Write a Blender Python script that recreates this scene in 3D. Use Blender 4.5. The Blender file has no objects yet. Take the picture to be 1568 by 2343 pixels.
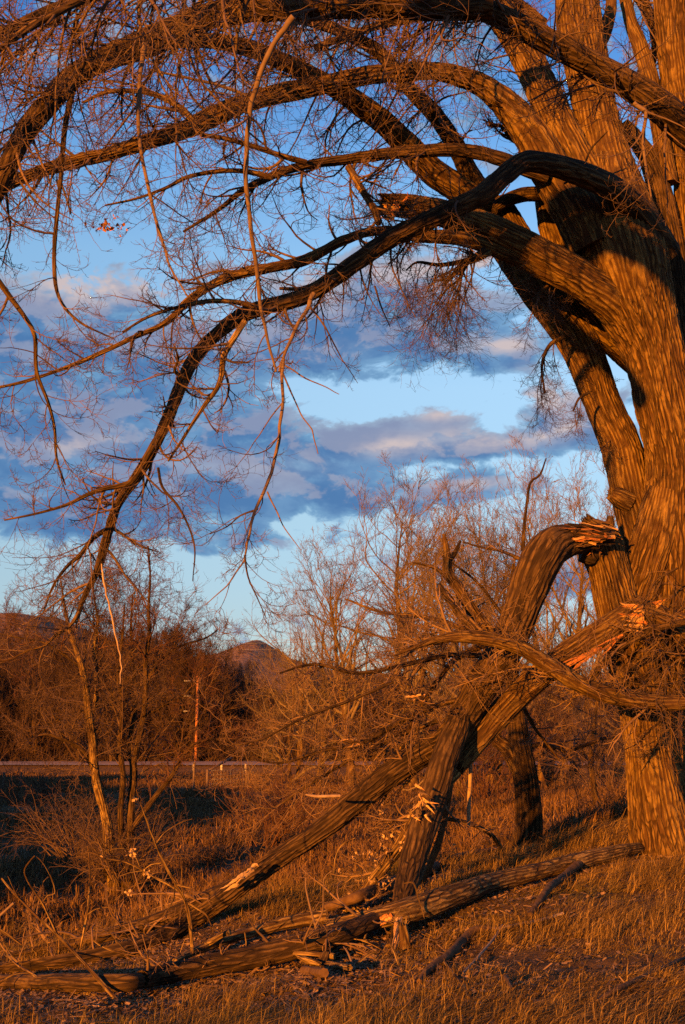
import bpy, math
import numpy as np
from mathutils import Vector

R_ = math.radians
SC = bpy.context.scene
COL = SC.collection

# ------------------------------------------------------------------ camera
F = 2828.0                      # focal length in sketch units (picture is 1568 x 2343 of them)
PITCH = math.atan((1640 - 1171.5) / F)
CAM = np.array([0.0, 0.0, 1.6])
cam = bpy.data.cameras.new("camera")
cam_o = bpy.data.objects.new("camera", cam)
COL.objects.link(cam_o)
cam_o.location = CAM
cam_o.rotation_euler = (math.pi / 2 + PITCH, 0, 0)
cam.sensor_fit = 'VERTICAL'
cam.sensor_height = 24
cam.lens = 12.0 * F / 1171.5
cam.clip_start = 0.1
cam.clip_end = 6000
cam.dof.use_dof = True
cam.dof.focus_distance = 12.5
cam.dof.aperture_fstop = 4.5
SC.camera = cam_o

# ------------------------------------------------------------------ light
SUN_AZ, SUN_EL = 28.0, 7.5      # light travels 28 degrees right of the view, 7.5 down
sun = bpy.data.lights.new("sun", 'SUN')
sun.energy = 5.0
sun.angle = R_(0.6)
sun.color = (1.0, 0.33, 0.02)
sun_o = bpy.data.objects.new("sun", sun)
COL.objects.link(sun_o)
trav = Vector((math.sin(R_(SUN_AZ)) * math.cos(R_(SUN_EL)), math.cos(R_(SUN_AZ)) * math.cos(R_(SUN_EL)), -math.sin(R_(SUN_EL))))
sun_o.rotation_euler = trav.to_track_quat('-Z', 'Y').to_euler()

SC.view_settings.view_transform = 'Standard'
SC.view_settings.look = 'None'
SC.view_settings.gamma = 1
SC.view_settings.use_curve_mapping = False
SC.view_settings.exposure = 1.85
SC.cycles.max_bounces = 4
SC.cycles.diffuse_bounces = 2
SC.cycles.use_denoising = False


# ------------------------------------------------------------------ node helper
class NG:
    def __init__(s, nt):
        s.nt = nt

    def n(s, typ, **kw):
        nd = s.nt.nodes.new(typ)
        for k, v in kw.items():
            setattr(nd, k, v)
        return nd

    def set(s, sock, v):
        if isinstance(v, bpy.types.NodeSocket):
            s.nt.links.new(v, sock)
        else:
            sock.default_value = v

    def m(s, op, a, b=0.0, c=None, clamp=False):
        nd = s.n('ShaderNodeMath', operation=op, use_clamp=clamp)
        s.set(nd.inputs[0], a)
        s.set(nd.inputs[1], b)
        if c is not None:
            s.set(nd.inputs[2], c)
        return nd.outputs[0]

    def ss(s, x, a, b):
        nd = s.n('ShaderNodeMapRange', interpolation_type='SMOOTHSTEP')
        s.set(nd.inputs[0], x)
        s.set(nd.inputs[1], a)
        s.set(nd.inputs[2], b)
        return nd.outputs[0]

    def mix(s, f, a, b, mode='MIX'):
        nd = s.n('ShaderNodeMix', data_type='RGBA', blend_type=mode)
        s.set(nd.inputs[0], f)
        s.set(nd.inputs[6], a)
        s.set(nd.inputs[7], b)
        return nd.outputs[2]

    def noise(s, vec, scale, detail=3, rough=0.55, dist=0.0):
        nd = s.n('ShaderNodeTexNoise')
        if vec is not None:
            s.set(nd.inputs['Vector'], vec)
        nd.inputs['Scale'].default_value = scale
        nd.inputs['Detail'].default_value = detail
        nd.inputs['Roughness'].default_value = rough
        nd.inputs['Distortion'].default_value = dist
        return nd.outputs[0]

    def xyz(s, x, y, z):
        nd = s.n('ShaderNodeCombineXYZ')
        s.set(nd.inputs[0], x)
        s.set(nd.inputs[1], y)
        s.set(nd.inputs[2], z)
        return nd.outputs[0]


# ------------------------------------------------------------------ sky with clouds
def build_world():
    w = bpy.data.worlds.new("World")
    SC.world = w
    w.use_nodes = True
    g = NG(w.node_tree)
    bg = w.node_tree.nodes['Background']
    bg.inputs[1].default_value = 0.05
    sky = g.n('ShaderNodeTexSky', sky_type='NISHITA', sun_disc=False)
    sky.sun_elevation = R_(SUN_EL)
    sky.sun_rotation = R_(180 + SUN_AZ)
    sky.altitude = 1500
    sky.air_density = 1.0
    sky.dust_density = 0.1
    sky.ozone_density = 3.0
    tc = g.n('ShaderNodeTexCoord')
    sep = g.n('ShaderNodeSeparateXYZ')
    g.nt.links.new(tc.outputs['Generated'], sep.inputs[0])
    X, Y, Z = sep.outputs
    az = g.m('MULTIPLY', g.m('ARCTAN2', X, Y), 57.2958)
    el = g.m('MULTIPLY', g.m('ARCSINE', Z), 57.2958)
    ramp = g.n('ShaderNodeValToRGB')
    g.nt.links.new(g.m('MULTIPLY', el, 1 / 50.0), ramp.inputs[0])
    er = ramp.color_ramp
    stops = [(0.08, (1.02, 0.80, 0.76)), (0.18, (1.55, 1.15, 0.92)), (0.30, (2.2, 1.63, 1.25)), (0.42, (2.18, 1.85, 1.51)), (0.50, (1.7, 1.75, 1.66)),
             (0.62, (0.75, 1.2, 1.58)), (0.80, (0.7, 1.15, 1.68))]
    for q_, (p_, c_) in enumerate(stops):
        e_ = er.elements[q_] if q_ < 2 else er.elements.new(p_)
        e_.position = p_
        e_.color = [v / 2.25 for v in c_] + [1]
    tint = g.mix(1.0, ramp.outputs[0], (2.25, 2.25, 2.25, 1), 'MULTIPLY')
    clear = g.mix(1.0, sky.outputs[0], tint, 'MULTIPLY')

    def blobs(lst, el_):
        tot = None
        for a0, e0, sa, se, k in lst:
            da = g.m('MULTIPLY', g.m('SUBTRACT', az, a0), 1.0 / sa)
            de = g.m('MULTIPLY', g.m('SUBTRACT', el_, e0), 1.0 / se)
            r2 = g.m('ADD', g.m('MULTIPLY', da, da), g.m('MULTIPLY', de, de))
            v = g.m('MULTIPLY', g.m('EXPONENT', g.m('MULTIPLY', r2, -1.0)), k)
            tot = v if tot is None else g.m('ADD', tot, v)
        return tot

    def density(el_, lst):
        v = g.xyz(g.m('MULTIPLY', az, 0.11), g.m('MULTIPLY', el_, 0.18), 3.3)
        n1 = g.noise(v, 3.2, 7, 0.6, 0.3)
        v2 = g.xyz(g.m('MULTIPLY', az, 0.05), g.m('MULTIPLY', el_, 0.12), 9.1)
        n2 = g.noise(v2, 1.0, 2, 0.5)
        d = g.m('ADD', g.m('MULTIPLY', g.m('SUBTRACT', n1, 0.5), 3.1), g.m('MULTIPLY', g.m('SUBTRACT', n2, 0.5), 0.5))
        # cloud banks as they stand in this sky: azimuth, elevation, half sizes, weight (degrees)
        d = g.m('ADD', d, blobs(lst, el_))
        return d

    high = g.ss(el, 33.0, 48.0)
    d0 = g.m('SUBTRACT', density(el, CLOUDS), g.m('MULTIPLY', high, 0.8))
    d1 = density(g.m('ADD', el, 0.8), CLOUDS)
    cover = g.ss(d0, 0.08, 0.40)
    thick = g.ss(d0, 0.25, 0.80)
    edge = g.ss(g.m('SUBTRACT', d0, d1), 0.02, 0.36)
    v3 = g.xyz(g.m('MULTIPLY', az, 0.22), g.m('MULTIPLY', el, 0.42), 1.0)
    puff = g.noise(v3, 1.0, 5, 0.6)
    glow = blobs(LIGHTS, el)
    lit = g.m('ADD', g.m('MULTIPLY', g.ss(puff, 0.32, 0.62), g.m('MINIMUM', g.m('MULTIPLY', glow, 0.95), 1.0)), g.m('MULTIPLY', edge, 0.30), clamp=True)
    shade = g.mix(thick, (0.92, 1.95, 3.2, 1), (0.32, 0.96, 2.25, 1))
    shade = g.mix(g.m('MULTIPLY', g.ss(puff, 0.42, 0.70), 0.8), shade, (0.92, 1.85, 3.15, 1))
    lightc = (3.5, 2.85, 2.8, 1)
    cloud = g.mix(lit, shade, lightc)
    col = g.mix(g.m('MULTIPLY', cover, 0.93), clear, cloud)
    # below the horizon: the dull colour of far land
    col = g.mix(g.ss(el, -1.0, -4.0), col, (0.5, 0.4, 0.35, 1))
    g.nt.links.new(col, bg.inputs[0])


def sky_at(x, y):
    """azimuth and elevation (degrees) of a direction given in sketch units"""
    u, v = (x - 784) / F, (1171.5 - y) / F
    d = np.array([u, math.cos(PITCH) - v * math.sin(PITCH), math.sin(PITCH) + v * math.cos(PITCH)])
    d /= np.linalg.norm(d)
    return math.degrees(math.atan2(d[0], d[1])), math.degrees(math.asin(d[2]))


CLOUDS, LIGHTS = [], []
for lst, data in ((CLOUDS, [
    (120, 760, 460, 110, 0.95), (330, 1060, 520, 130, 1.0), (60, 1030, 330, 190, 0.8), (620, 1130, 330, 60, 0.6),
    (860, 720, 270, 120, 0.75), (700, 800, 200, 60, 0.4), (1180, 800, 180, 40, 0.5), (1290, 950, 120, 75, 0.8), (1120, 1020, 260, 32, 0.65),
    (860, 1010, 170, 55, 0.5), (1050, 1120, 150, 26, 0.6), (700, 1290, 90, 18, 0.4), (1300, 1330, 260, 60, 0.9), (1000, 1300, 300, 40, 0.4),
    (1050, 900, 260, 45, -0.45), (680, 900, 130, 40, -0.35), (400, 1340, 700, 75, -0.9), (1010, 1062, 300, 14, -0.3), (1000, 1200, 330, 30, -0.4),
    (560, 540, 700, 70, -0.5), (450, 350, 600, 140, -0.4), (150, 480, 160, 60, 0.3), (700, 60, 700, 120, 0.35), (1250, 1470, 300, 50, -0.4),
    (1080, 600, 260, 50, 0.3), (1150, 500, 200, 80, -0.3)]), (LIGHTS, [
    (180, 650, 240, 40, 1.1), (800, 650, 170, 50, 0.7), (1080, 610, 160, 40, 0.9), (660, 770, 130, 40, 0.5), (1140, 1000, 120, 26, 1.2), (900, 1022, 80, 24, 1.0),
    (1240, 915, 80, 40, 0.9), (1270, 985, 70, 20, 0.9), (1160, 790, 60, 16, 0.9), (180, 1015, 90, 24, 0.7), (1010, 950, 60, 14, 0.8), (1240, 840, 60, 14, 0.6),
    (1250, 1245, 200, 30, 0.9), (1260, 1410, 200, 26, 0.9), (1080, 1105, 120, 14, 0.5), (620, 1060, 120, 30, 0.25)])):
    for (x, y, sx, sy, k) in data:
        a_, e_ = sky_at(x, y)
        lst.append((a_, e_, sx / F * 57.3, sy / F * 57.3, k))
build_world()


# ------------------------------------------------------------------ materials
def new_mat(name, rough=0.85):
    m = bpy.data.materials.new(name)
    m.use_nodes = True
    b = m.node_tree.nodes['Principled BSDF']
    b.inputs['Roughness'].default_value = rough
    b.inputs['Specular IOR Level'].default_value = 0.15
    return m, NG(m.node_tree), b


def bump(g, b, h, strength, dist):
    bp = g.n('ShaderNodeBump')
    bp.inputs['Strength'].default_value = strength
    bp.inputs['Distance'].default_value = dist
    g.nt.links.new(h, bp.inputs['Height'])
    g.nt.links.new(bp.outputs[0], b.inputs['Normal'])


def bark_mat(name, ridge_c, ridge_c2, furrow_c, bdist=0.012):
    m, g, b = new_mat(name, 0.9)
    at = g.n('ShaderNodeAttribute', attribute_name='ridge')
    bk = g.n('ShaderNodeAttribute', attribute_name='bk')
    n_big = g.noise(bk.outputs['Vector'], 3.0, 3)
    n_fine = g.noise(bk.outputs['Vector'], 55.0, 4, 0.65)
    c = g.mix(g.m('MULTIPLY', g.ss(n_big, 0.35, 0.7), 0.7), ridge_c, ridge_c2)
    c = g.mix(g.m('MULTIPLY', g.ss(n_fine, 0.3, 0.72), 0.55), c, [v * 0.5 for v in furrow_c[:3]] + [1])
    f = g.ss(at.outputs['Fac'], 0.85, 0.10)
    c = g.mix(f, c, furrow_c)
    wob = g.n('ShaderNodeTexNoise')
    g.nt.links.new(bk.outputs['Vector'], wob.inputs['Vector'])
    wob.inputs['Scale'].default_value = 9.0
    off = g.n('ShaderNodeVectorMath', operation='MULTIPLY_ADD')
    g.nt.links.new(wob.outputs['Color'], off.inputs[0])
    off.inputs[1].default_value = (0.07, 0.07, 0.10)
    lng = g.n('ShaderNodeVectorMath', operation='MULTIPLY')
    g.nt.links.new(bk.outputs['Vector'], lng.inputs[0])
    lng.inputs[1].default_value = (1.0, 1.0, 0.36)
    g.nt.links.new(lng.outputs[0], off.inputs[2])
    vo = g.n('ShaderNodeTexVoronoi', feature='DISTANCE_TO_EDGE')
    g.nt.links.new(off.outputs[0], vo.inputs['Vector'])
    vo.inputs['Scale'].default_value = 22.0
    crack = g.m('MULTIPLY', g.ss(vo.outputs['Distance'], 0.16, 0.01), g.ss(n_big, 0.30, 0.55))
    vc = g.n('ShaderNodeTexVoronoi', feature='F1')
    g.nt.links.new(off.outputs[0], vc.inputs['Vector'])
    vc.inputs['Scale'].default_value = 22.0
    tone = g.n('ShaderNodeSeparateColor')
    g.nt.links.new(vc.outputs['Color'], tone.inputs[0])
    c = g.mix(g.m('MULTIPLY', tone.outputs[0], 0.34), c, furrow_c)
    c = g.mix(g.m('MULTIPLY', crack, 0.75), c, [v * 0.35 for v in furrow_c[:3]] + [1])
    g.nt.links.new(c, b.inputs['Base Color'])
    n_mid = g.noise(bk.outputs['Vector'], 34.0, 6, 0.75)
    bump(g, b, g.m('SUBTRACT', n_mid, g.m('MULTIPLY', crack, 1.1)), 1.0, bdist)
    return m


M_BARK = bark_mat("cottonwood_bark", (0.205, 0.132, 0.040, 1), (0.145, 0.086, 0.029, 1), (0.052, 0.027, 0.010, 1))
M_BARK_D = bark_mat("dark_and_shaded_bark", (0.115, 0.070, 0.028, 1), (0.080, 0.047, 0.020, 1), (0.026, 0.015, 0.007, 1))  # darker bark; its tone also stands in for shade on some limbs and trunks
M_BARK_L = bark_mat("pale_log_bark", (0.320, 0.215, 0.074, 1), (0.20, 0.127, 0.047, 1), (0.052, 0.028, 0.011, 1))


def plain_mat(name, c1, c2, scale=6.0, rough=0.9, bd=0.0):
    m, g, b = new_mat(name, rough)
    tc = g.n('ShaderNodeTexCoord')
    n = g.noise(tc.outputs['Object'], scale, 4, 0.6)
    g.nt.links.new(g.mix(g.ss(n, 0.3, 0.7), c1, c2), b.inputs['Base Color'])
    if bd:
        bump(g, b, n, 0.7, bd)
    return m


def twig_mat(name, c1, c2, scale):
    m, g, b = new_mat(name, 0.7)
    geo = g.n('ShaderNodeNewGeometry')
    tc = g.n('ShaderNodeTexCoord')
    n = g.noise(tc.outputs['Object'], scale, 2)
    c = g.mix(geo.outputs['Random Per Island'], c1, c2)
    c = g.mix(g.m('MULTIPLY', g.ss(n, 0.35, 0.7), 0.5), c, [v * 0.55 for v in c1[:3]] + [1])
    g.nt.links.new(c, b.inputs['Base Color'])
    return m


M_TWIG = twig_mat("twig_bark", (0.045, 0.030, 0.022, 1), (0.135, 0.084, 0.052, 1), 5.0)
M_TWIG_R = twig_mat("red_twig_bark", (0.045, 0.021, 0.013, 1), (0.095, 0.046, 0.025, 1), 5.0)
M_TWIG_T = twig_mat("tangled_twig_bark", (0.070, 0.043, 0.027, 1), (0.20, 0.125, 0.068, 1), 5.0)
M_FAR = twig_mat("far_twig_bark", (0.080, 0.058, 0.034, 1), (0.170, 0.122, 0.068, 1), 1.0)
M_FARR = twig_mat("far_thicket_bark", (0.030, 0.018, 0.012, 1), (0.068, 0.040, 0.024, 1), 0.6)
M_DEAD = plain_mat("bleached_deadwood", (0.285, 0.211, 0.136, 1), (0.186, 0.124, 0.081, 1), 14.0, 0.8, 0.004)
M_STICK = plain_mat("grey_barkless_wood", (0.13, 0.088, 0.060, 1), (0.085, 0.055, 0.038, 1), 14.0, 0.85, 0.004)
M_TORN = plain_mat("torn_yellow_wood", (0.384, 0.248, 0.099, 1), (0.285, 0.149, 0.053, 1), 22.0, 0.75, 0.006)
M_TORN_R = plain_mat("torn_red_wood", (0.298, 0.124, 0.037, 1), (0.223, 0.081, 0.025, 1), 22.0, 0.75, 0.006)
M_ROT = plain_mat("rotten_bark", (0.055, 0.030, 0.014, 1), (0.105, 0.062, 0.030, 1), 12.0, 0.95, 0.012)
M_LEAF = twig_mat("dry_leaf", (0.260, 0.167, 0.087, 1), (0.341, 0.236, 0.124, 1), 3.0)
M_LEAF_O = twig_mat("orange_leaf", (0.260, 0.099, 0.025, 1), (0.310, 0.149, 0.043, 1), 3.0)
M_LITTER = twig_mat("forest_litter", (0.07, 0.042, 0.022, 1), (0.26, 0.165, 0.075, 1), 3.0)
M_DARK_WOOD = plain_mat("near_black_wood", (0.02, 0.014, 0.010, 1), (0.035, 0.022, 0.015, 1), 9.0, 1.0, 0.01)
M_POST = plain_mat("old_post_wood", (0.084, 0.057, 0.039, 1), (0.120, 0.084, 0.060, 1), 9.0)
M_POLE = plain_mat("utility_pole_wood", (0.30, 0.13, 0.06, 1), (0.24, 0.10, 0.05, 1), 3.0)
M_WHITE = plain_mat("weathered_white_paint", (0.372, 0.348, 0.300, 1), (0.300, 0.276, 0.240, 1), 5.0)
M_METAL = plain_mat("galvanised_wire", (0.20, 0.20, 0.21, 1), (0.13, 0.13, 0.14, 1), 5.0, 0.5)


def ground_mat():
    m, g, b = new_mat("dry_grassland", 1.0)
    tc = g.n('ShaderNodeTexCoord')
    n1 = g.noise(tc.outputs['Object'], 0.35, 5, 0.6)
    n2 = g.noise(tc.outputs['Object'], 9.0, 5, 0.7)
    n3 = g.noise(tc.outputs['Object'], 60.0, 3, 0.7)
    c = g.mix(g.ss(n1, 0.35, 0.65), (0.090, 0.050, 0.018, 1), (0.125, 0.072, 0.026, 1))
    c = g.mix(g.m('MULTIPLY', g.ss(n2, 0.35, 0.65), 0.7), c, (0.040, 0.023, 0.011, 1))
    g.nt.links.new(c, b.inputs['Base Color'])
    bump(g, b, g.m('ADD', n2, g.m('MULTIPLY', n3, 0.4)), 1.0, 0.05)
    return m


def grass_mat(name, straw, straw2, green, gk, scale=0.5):
    m, g, b = new_mat(name, 0.8)
    geo = g.n('ShaderNodeNewGeometry')
    tc = g.n('ShaderNodeTexCoord')
    n = g.noise(tc.outputs['Object'], scale, 3)
    rnd = geo.outputs['Random Per Island']
    c = g.mix(g.m('POWER', rnd, 1.6), [v * 0.55 for v in straw[:3]] + [1], straw2)
    gf = g.m('MULTIPLY', g.ss(n, 0.48, 0.68), gk)
    c = g.mix(gf, c, green)
    g.nt.links.new(c, b.inputs['Base Color'])
    tr = g.n('ShaderNodeBsdfTranslucent')
    g.nt.links.new(c, tr.inputs[0])
    mx = g.n('ShaderNodeMixShader')
    mx.inputs[0].default_value = 0.2
    g.nt.links.new(b.outputs[0], mx.inputs[1])
    g.nt.links.new(tr.outputs[0], mx.inputs[2])
    g.nt.links.new(mx.outputs[0], m.node_tree.nodes['Material Output'].inputs[0])
    return m


def hill_mat():
    m, g, b = new_mat("shrubby_hillside", 1.0)
    tc = g.n('ShaderNodeTexCoord')
    n1 = g.noise(tc.outputs['Object'], 0.03, 6, 0.65)
    n2 = g.noise(tc.outputs['Object'], 0.22, 4, 0.7)
    c = g.mix(g.ss(n1, 0.4, 0.6), (0.13, 0.082, 0.050, 1), (0.18, 0.11, 0.066, 1))
    c = g.mix(g.m('MULTIPLY', g.ss(n2, 0.48, 0.62), 0.75), c, (0.045, 0.028, 0.022, 1))
    g.nt.links.new(c, b.inputs['Base Color'])
    bump(g, b, n2, 1.0, 1.5)
    return m


M_GROUND = ground_mat()
M_GRASS = grass_mat("dry_grass_blades", (0.080, 0.046, 0.015, 1), (0.28, 0.182, 0.058, 1), (0.050, 0.052, 0.012, 1), 0.6)
M_GRASS2 = grass_mat("meadow_grass_blades", (0.105, 0.056, 0.022, 1), (0.185, 0.108, 0.044, 1), (0.095, 0.052, 0.021, 1), 0.4, 0.08)
M_HILL = hill_mat()
M_ROAD = plain_mat("worn_asphalt", (0.22, 0.14, 0.085, 1), (0.28, 0.18, 0.11, 1), 2.0, 0.8)
M_GRAVEL = plain_mat("gravel_shoulder", (0.30, 0.24, 0.19, 1), (0.22, 0.17, 0.13, 1), 6.0, 1.0, 0.02)

# ------------------------------------------------------------------ geometry helpers
FW = np.array([0.0, math.cos(PITCH), math.sin(PITCH)])
UP = np.array([0.0, -math.sin(PITCH), math.cos(PITCH)])
RT = np.array([1.0, 0.0, 0.0])


def U(x, y, D):
    """world point seen at sketch position (x, y) at depth D metres"""
    x, y, D = np.asarray(x, float), np.asarray(y, float), np.asarray(D, float)
    return CAM + D[..., None] * (FW + RT * ((x - 784) / F)[..., None] + UP * ((1171.5 - y) / F)[..., None])


def vhash(i, j, k, seed):
    with np.errstate(over='ignore'):
        h = (i.astype(np.uint32) * np.uint32(374761393) + j.astype(np.uint32) * np.uint32(668265263)
             + k.astype(np.uint32) * np.uint32(2246822519) + np.uint32(seed * 3266489917 & 0xffffffff))
        h = (h ^ (h >> np.uint32(13))) * np.uint32(1274126177)
        h = (h ^ (h >> np.uint32(15))) * np.uint32(2654435761)
        h = h ^ (h >> np.uint32(16))
    return h.astype(np.float64) / 4294967295.0


def vnoise(p, seed=0):
    """smooth value noise, -1 .. 1"""
    q = np.floor(p)
    f = p - q
    f = f * f * (3 - 2 * f)
    q = q.astype(np.int64)
    r = 0
    for dx in (0, 1):
        for dy in (0, 1):
            for dz in (0, 1):
                w = (f[..., 0] if dx else 1 - f[..., 0]) * (f[..., 1] if dy else 1 - f[..., 1]) * (f[..., 2] if dz else 1 - f[..., 2])
                r = r + w * vhash(q[..., 0] + dx, q[..., 1] + dy, q[..., 2] + dz, seed)
    return r * 2 - 1


def make_mesh(name, verts, faces, smooth=True, mat=None, attrs=None):
    """faces: list of (k, n) index arrays"""
    me = bpy.data.meshes.new(name)
    verts = np.ascontiguousarray(verts, dtype=np.float32).reshape(-1, 3)
    faces = [np.asarray(f, dtype=np.int32) for f in faces if len(f)]
    me.vertices.add(len(verts))
    me.vertices.foreach_set('co', verts.ravel())
    loops = np.concatenate([f.ravel() for f in faces])
    sizes = np.concatenate([np.full(len(f), f.shape[1], np.int32) for f in faces])
    starts = np.concatenate([[0], np.cumsum(sizes)[:-1]]).astype(np.int32)
    me.loops.add(len(loops))
    me.loops.foreach_set('vertex_index', loops)
    me.polygons.add(len(sizes))
    me.polygons.foreach_set('loop_start', starts)
    me.update(calc_edges=True)
    me.polygons.foreach_set('use_smooth', np.full(len(sizes), smooth, dtype=bool))
    if attrs:
        for k, v in attrs.items():
            if v.ndim == 1:
                a = me.attributes.new(k, 'FLOAT', 'POINT')
                a.data.foreach_set('value', v.astype(np.float32))
            else:
                a = me.attributes.new(k, 'FLOAT_VECTOR', 'POINT')
                a.data.foreach_set('vector', np.ascontiguousarray(v, dtype=np.float32).ravel())
    if mat:
        me.materials.append(mat)
    return me


def link(name, me, parent=None, label=None, cat=None, group=None, kind=None, loc=None):
    o = bpy.data.objects.new(name, me)
    COL.objects.link(o)
    if loc is not None:
        o.location = [float(v) for v in loc]
    if parent is not None:
        o.parent = parent
        pl = parent.get('_w', (0, 0, 0))
        if loc is None:
            o.location = (-pl[0], -pl[1], -pl[2])
    if label:
        o['label'] = label
    if cat:
        o['category'] = cat
    if group:
        o['group'] = group
    if kind:
        o['kind'] = kind
    return o


def thing(name, label, cat, loc, group=None):
    """an Empty at the base of a thing; parts added with link() keep their world coordinates"""
    o = link(name, None, None, label, cat, group, loc=loc)
    o['_w'] = [float(v) for v in loc]
    return o


def catmull(P, n_per):
    P = np.asarray(P, float)
    Q = np.vstack([2 * P[0] - P[1], P, 2 * P[-1] - P[-2]])
    out = []
    for i in range(len(P) - 1):
        p0, p1, p2, p3 = Q[i:i + 4]
        n = max(2, int(n_per[i]))
        t = np.linspace(0, 1, n, endpoint=False)[:, None]
        out.append(0.5 * ((2 * p1) + (-p0 + p2) * t + (2 * p0 - 5 * p1 + 4 * p2 - p3) * t ** 2 + (-p0 + 3 * p1 - 3 * p2 + p3) * t ** 3))
    out.append(P[-1:])
    return np.vstack(out)


def limb_path(D, pts, ds):
    """D: (d0, d1) or list per point; pts: (x, y, w) in sketch units -> dense (n,4) world xyz + radius"""
    pts = np.array(pts, float)
    if len(D) == 2:
        s = np.concatenate([[0], np.cumsum(np.hypot(np.diff(pts[:, 0]), np.diff(pts[:, 1])))])
        dd = D[0] + (D[1] - D[0]) * s / s[-1]
    else:
        dd = np.interp(np.linspace(0, 1, len(pts)), np.linspace(0, 1, len(D)), D)
    P = U(pts[:, 0], pts[:, 1], dd)
    r = pts[:, 2] / 2 * dd / F
    A = np.hstack([P, r[:, None]])
    seg = np.linalg.norm(np.diff(P, axis=0), axis=1)
    out = catmull(A, np.maximum(2, np.round(seg / ds)))
    out[:, 3] = np.maximum(out[:, 3], 0.0012)
    return out


def frames(P):
    T = np.gradient(P, axis=0)
    T /= np.linalg.norm(T, axis=1)[:, None] + 1e-12
    N = np.zeros_like(P)
    v = np.cross(T[0], [0.31, 0.52, 0.79])
    v /= np.linalg.norm(v)
    for i in range(len(P)):
        v = v - T[i] * np.dot(v, T[i])
        v /= np.linalg.norm(v) + 1e-12
        N[i] = v
    return T, N, np.cross(T, N)


def bark_tube(path, sides, amp=0.012, fscale=14.0, stretch=0.13, seed=0, jag0=0.0, jag1=0.0, lump=0.05, cap=True):
    """swept limb with furrowed bark as real relief"""
    P, r = path[:, :3], path[:, 3]
    n = len(P)
    T, N, B = frames(P)
    s = np.concatenate([[0], np.cumsum(np.linalg.norm(np.diff(P, axis=0), axis=1))])
    th = np.linspace(0, 2 * math.pi, sides, endpoint=False)
    c, sn = np.cos(th), np.sin(th)
    dirs = N[:, None, :] * c[None, :, None] + B[:, None, :] * sn[None, :, None]
    R = np.maximum(r, 0.004)[:, None]
    rm = np.maximum(np.median(r), 0.02)
    bk = np.stack([c[None, :] * R, sn[None, :] * R, np.repeat(s[:, None], sides, 1)], axis=-1)
    q = bk * np.array([fscale, fscale, fscale * stretch]) + seed * 7.31
    circ = 2 * math.pi * rm
    K = max(5, int(round(circ / (0.86 / fscale))))
    ph = K * th[None, :] + 3.2 * vnoise(bk * np.array([5.5, 5.5, 1.4]) + seed, seed + 1) + 1.7 * vnoise(bk * np.array([14.0, 14.0, 8.0]) + seed, seed + 2)
    h = np.clip((1.0 - np.abs(np.sin(ph * 0.5))) ** 0.8 * 1.25 + 0.30 * vnoise(q * np.array([1.6, 1.6, 2.2]), seed + 6), 0, 1)
    plate = np.clip(0.5 + 1.6 * vnoise(bk * np.array([11.0, 11.0, 3.0]) + seed + 3.0, seed + 8), 0, 1)
    h = h * (0.35 + 0.65 * plate) + (1 - plate) * 0.55 * np.clip(np.abs(vnoise(q * np.array([1.1, 1.1, 2.6]) + 9.0, seed + 9)) * 3.0, 0, 1)
    bead = np.clip(0.42 + 1.5 * vnoise(bk * np.array([24.0, 24.0, 9.0]) + 1.7 * seed, seed + 12), 0, 1)
    h = np.clip(h * (0.58 + 0.72 * bead) * 1.15, 0, 1)
    h = h * h * (3 - 2 * h)
    brk = np.clip(np.abs(vnoise(q * np.array([0.8, 0.8, 3.2]) + 31.0, seed + 3)) * 5.0, 0, 1)
    h = h * (0.45 + 0.55 * brk)
    fade = np.clip(r / 0.05, 0.15, 1.0)[:, None]
    big = vnoise(bk * 1.7 / max(rm, 0.06) * np.array([0.5, 0.5, 0.18]) + seed, seed + 4)
    RR = r[:, None] * (1 + lump * big) + amp * fade * (h - 0.75) + amp * 0.25 * fade * vnoise(q * 2.7, seed + 5)
    RR = np.maximum(RR, r[:, None] * 0.4)
    V = P[:, None, :] + dirs * RR[..., None]
    rs = np.random.RandomState(seed + 77)
    if jag0:
        V[0] += -T[0] * (rs.rand(sides, 1) ** 2 * jag0)
    if jag1:
        V[-1] += T[-1] * (rs.rand(sides, 1) ** 2 * jag1)
    V = V.reshape(-1, 3)
    i = np.arange(n - 1)[:, None] * sides
    j = np.arange(sides)[None, :]
    j2 = (j + 1) % sides
    quads = np.stack([i + j, i + j2, i + sides + j2, i + sides + j], axis=-1).reshape(-1, 4)
    ridge = h.reshape(-1)
    bkv = (bk * np.array([1, 1, 0.3])).reshape(-1, 3)
    faces = [quads]
    if cap:
        b0 = (n - 1) * sides
        r0, r1_ = V[:sides].copy(), V[b0:b0 + sides].copy()
        a0 = len(V)
        V = np.vstack([V, r0, r1_, P[0] + T[0] * jag0 * 0.4, P[-1] - T[-1] * jag1 * 0.4 + T[-1] * (r[-1] * 0.3 if r[-1] < 0.03 else 0)])
        c0, c1 = len(V) - 2, len(V) - 1
        jj = np.arange(sides)
        t0 = np.stack([np.full(sides, c0), a0 + (jj + 1) % sides, a0 + jj], -1)
        t1 = np.stack([np.full(sides, c1), a0 + sides + jj, a0 + sides + (jj + 1) % sides], -1)
        faces.append(np.vstack([t0, t1]))
        ridge = np.concatenate([ridge, np.full(2 * sides, 0.6), [0.9, 0.9]])
        bkv = np.vstack([bkv, r0, r1_, P[0], P[-1]])
    return V, faces, {'ridge': ridge, 'bk': bkv}


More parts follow.
